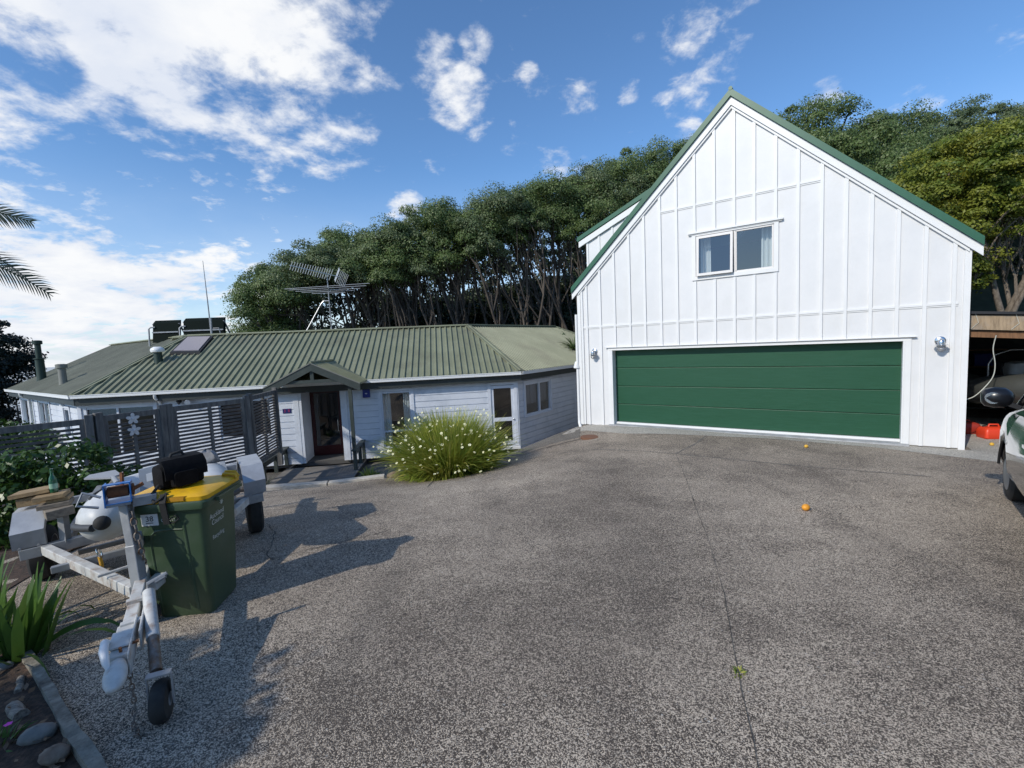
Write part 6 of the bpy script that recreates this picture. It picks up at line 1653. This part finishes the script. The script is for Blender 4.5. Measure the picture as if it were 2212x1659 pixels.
mb.build('hanging_cable', M_cable, label='pale cable looping from the carport beam to the garage wall', cat='cable', loc=G(1.3, -.42, 2.1), smooth=60)
rib = thing('moored_rib_boat', 'grey rigid inflatable boat stored in the shade of the carport', 'boat', G(2.7, -3, .3))
pth = []
for n in np.linspace(-6.2, -2.6, 8): pth.append((1.55, n, .85))
for a in np.linspace(180, 0, 11)[1:-1]: pth.append((2.65 + 1.1 * math.cos(R(a)), -2.6 + 1.3 * math.sin(R(a)), .85 + .22 * math.sin(R(a))))
for n in np.linspace(-2.6, -6.2, 8): pth.append((3.75, n, .85))
mb = MB(); mb.tube([G(*p) for p in pth], .30, 18); mb.build('tube', M_pvcgrey, rib, smooth=60)
mb = MB(); rings = []
for n, hw, zb in ((-6.0, .95, .25), (-4, .95, .25), (-2.6, .9, .28), (-1.8, .5, .45), (-1.5, .1, .75)):
    rings.append([G(2.65 - hw, n, .75), G(2.65, n, zb), G(2.65 + hw, n, .75), G(2.65, n, .80)])
mb.loft(rings); mb.build('hull', M_pvcdark, rib, smooth=40)
mb = MB(); mb.box(G, 2.1, 3.2, -4.4, -3.8, .8, 1.45); mb.build('console', M_carplastic, rib, bevel=.05)
mb = MB(); mb.loft([[G(2.65 + x, -3.35 + y, z) for x, y in rrect(hx, .35, .14)] for z, hx in ((.8, .5), (1.3, .55), (1.44, .52), (1.47, .4))]); mb.build('seat', M_pvc, rib, smooth=40)
mb = MB(); mb.tube([G(1.75, -3.0, .95), G(1.75, -3.0, 1.45), G(1.85, -3.0, 1.66), G(2.1, -3.0, 1.77), G(2.5, -3.0, 1.77), G(2.8, -3, 1.6), G(2.9, -3, 1.2)], .022, 8); mb.build('grab_rail', M_steel, rib, smooth=60)
mb = MB(); mb.bar(G(1.9, -5.8, .0), G(3.4, -5.8, .0), .08); mb.bar(G(2.65, -6.2, .1), G(2.65, -1.2, .1), .08); mb.build('cradle', M_galv, rib)

def fuel_tank(lab, u, n, m, rot):
    q = G(u, n, 0); zb = H(q.x, q.y) + .004; a = R(rot); X = Vector((math.cos(a), math.sin(a), 0)); Y = Vector((-math.sin(a), math.cos(a), 0))
    L_ = lambda x, y, z: Vector((q.x, q.y, zb)) + X * x + Y * y + Vector((0, 0, z))
    t_ = thing('fuel_tank', lab, 'fuel tank', L_(0, 0, 0), 'red fuel tanks on the carport floor')
    mb_ = MB(); mb_.loft([[L_(x, y, z) for x, y in rrect(hx, hy, .05)] for z, hx, hy in ((0, .22, .14), (.02, .235, .155), (.16, .235, .155), (.22, .21, .13), (.245, .16, .1))]); mb_.build('tank_body', m, t_, smooth=40)
    mb_ = MB(); mb_.tube([L_(-.1, 0, .235), L_(-.09, 0, .29), L_(.07, 0, .29), L_(.09, 0, .235)], .017, 8); mb_.build('handle', m, t_, smooth=50)
    mb_ = MB(); mb_.lathe(L_(-.15, .03, .22), [(.035, 0), (.035, .04), (.02, .045)], 12); mb_.build('filler_cap', M_rubber, t_, smooth=40)


fuel_tank('bright red plastic fuel tank in the sun at the carport mouth', 1.58, -1.45, M_red, -12)
fuel_tank('darker red fuel tank in shade between garage wall and the bright one', 1.20, -1.85, M_reddark, -20)

# ------------------------------------------------------------------ car at the right edge
CA = R(39.5); CF = Vector((math.sin(CA), math.cos(CA), 0)); CL = Vector((-math.cos(CA), math.sin(CA), 0)); cbx = Vector((6.22, 5.76, H(6.2, 5.6))) - CL * .86


def K(x, y, z): return cbx + CF * x + CL * y + Vector((0, 0, z * (1 + .24 * max(0, min(1, (z - .5) * 2)))))       # origin at the front axle, y to the car's left


car = thing('parked_car', 'glossy black car nosed towards the carport at the right picture edge', 'car', K(-1.3, 0, 0))
sec = [(-3.55, .62, .42, .86), (-3.45, .76, .32, 1.0), (-3.06, .86, .27, 1.05), (-2.98, .868, .36, 1.055), (-2.88, .87, .58, 1.06), (-2.65, .872, .70, 1.06), (-2.42, .876, .58, 1.055), (-2.32, .88, .36, 1.05), (-2.24, .884, .25, 1.05),
       (-1.0, .89, .24, 1.04), (-.42, .885, .25, 1.01), (-.34, .882, .36, 1.005), (-.24, .88, .58, 1.0), (.0, .87, .70, .97), (.23, .86, .58, .945), (.33, .85, .36, .93), (.41, .84, .28, .915), (.62, .76, .30, .84), (.78, .62, .36, .72), (.84, .45, .42, .62)]
rings = []
for x, hw, z0, z1 in sec:
    P = []
    for k in range(32):
        a = 2 * PI * k / 32; cx_, sy_ = math.cos(a), math.sin(a)
        yy = hw * math.copysign(abs(cx_) ** .22, cx_); zz = (z0 + z1) / 2 + (z1 - z0) / 2 * math.copysign(abs(sy_) ** .7, sy_)
        if zz > .75: yy *= 1 - .10 * ((zz - .75) / .32) ** 2
        P.append(K(x, yy, zz))
    rings.append(P)
mb = MB(); mb.loft(rings); cbd = mb.build('body', M_car, car, smooth=50)
mb = MB(); rings = []
for x, hw, z1 in ((-3.2, .70, 1.0), (-2.95, .66, 1.42), (-2.3, .64, 1.53), (-1.5, .64, 1.52), (-1.05, .66, 1.40), (-.42, .74, 1.0)):
    P = []
    for k in range(16):
        a = PI * k / 15; yy = hw * math.copysign(abs(math.cos(a)) ** .5, math.cos(a)) * (1 + .12 * (1 - math.sin(a))); P.append(K(x, yy, .95 + (z1 - .95) * math.sin(a) ** .7))
    rings.append(P + [K(x, 0, .94)])
mb.loft(rings); mb.build('glasshouse', M_glassdark, car, smooth=50)
mb = MB()
for sg in (-1, 1):
    mb.tube([K(-.42, sg * .80, 1.0), K(-.75, sg * .74, 1.22), K(-1.08, sg * .68, 1.42), K(-1.5, sg * .655, 1.50), K(-2.3, sg * .655, 1.51), K(-2.95, sg * .68, 1.40), K(-3.2, sg * .75, 1.0)], .035, 8)
mb.build('roof_pillar', M_car, car, smooth=60)
mb = MB(); P = [K(-1.5, .56, 1.53), K(-1.5, -.56, 1.53), K(-2.9, -.56, 1.46), K(-2.9, .56, 1.46)]; mb.prism(P, [q + Vector((0, 0, .03)) for q in P]); mb.build('roof', M_car, car)
for sg in (-1, 1):
    mb = MB(); rings = []
    for y, rx, rz in ((.85, .03, .03), (.88, .075, .065), (.93, .11, .095), (1.02, .115, .10), (1.10, .10, .085), (1.13, .05, .05)):
        rings.append([K(-.50 + rx * math.cos(a) - .02 * (y - .9), sg * y, 1.095 + .0 + rz * math.sin(a)) for a in [2 * PI * k / 16 for k in range(16)]])
    mb.loft(rings); mo_ = mb.build('wing_mirror', mat('black_mirror_shell', (0.008, 0.009, 0.012), 0.28, spec=0.5), car, smooth=60)
    mb = MB(); mb.bar(K(-.48, sg * .80, 1.0), K(-.49, sg * .95, 1.05), .08, .05); mb.build('mirror_arm', M_carplastic, mo_)
    mb = MB(); mb.lathe(K(-.60, sg * 1.04, 1.095), [(.07, 0), (.068, .004)], 16, tuple(-CF)); mb.build('mirror_glass', M_steel, mo_)
for x in (0.0, -2.65):
    for sg in (-1, 1):
        mb = MB(); mb.lathe(K(x, sg * .615, .32), [(.18, 0), (.29, .0), (.32, .03), (.325, .1), (.32, .17), (.29, .195), (.19, .2)], 30, tuple(CL * sg)); cw = mb.build('car_wheel', M_rubber, car, smooth=40)
        mb = MB(); mb.lathe(K(x, sg * .615, .32), [(.04, .185), (.06, .19), (.18, .175), (.20, .203), (.19, .206)], 24, tuple(CL * sg)); mb.build('rim', M_rim, cw, smooth=30)
        mb = MB(); P = [K(x + .372 * math.cos(R(a)), sg * .842, .32 + .372 * math.sin(R(a))) for a in range(8, 175, 12)]; mb.tube(P, .016, 6); mb.build('wheel_arch', M_carplastic, car, smooth=60)
mb = MB(); mb.lathe(K(-.36, .872, .72), [(.034, 0), (.032, .012), (.015, .018)], 14, tuple(CL)); mb.build('side_indicator', M_lens, car, smooth=50)
for sg in (-1, 1):
    mb = MB(); mb.ball(K(.62, sg * .58, .70), (.13, .13, .07), 14, 8); mb.build('headlight', M_lens, car, smooth=60)
    mb = MB(); mb.box(lambda a, b, c_: K(a, b, c_), -3.56, -3.44, sg * .62 - .1, sg * .62 + .1, .66, .84); mb.build('tail_light', M_reddark, car)
mb = MB(); mb.bar(K(-1.35, .895, .82), K(-1.52, .895, .82), .02, .03); mb.build('door_handle', M_car, car)
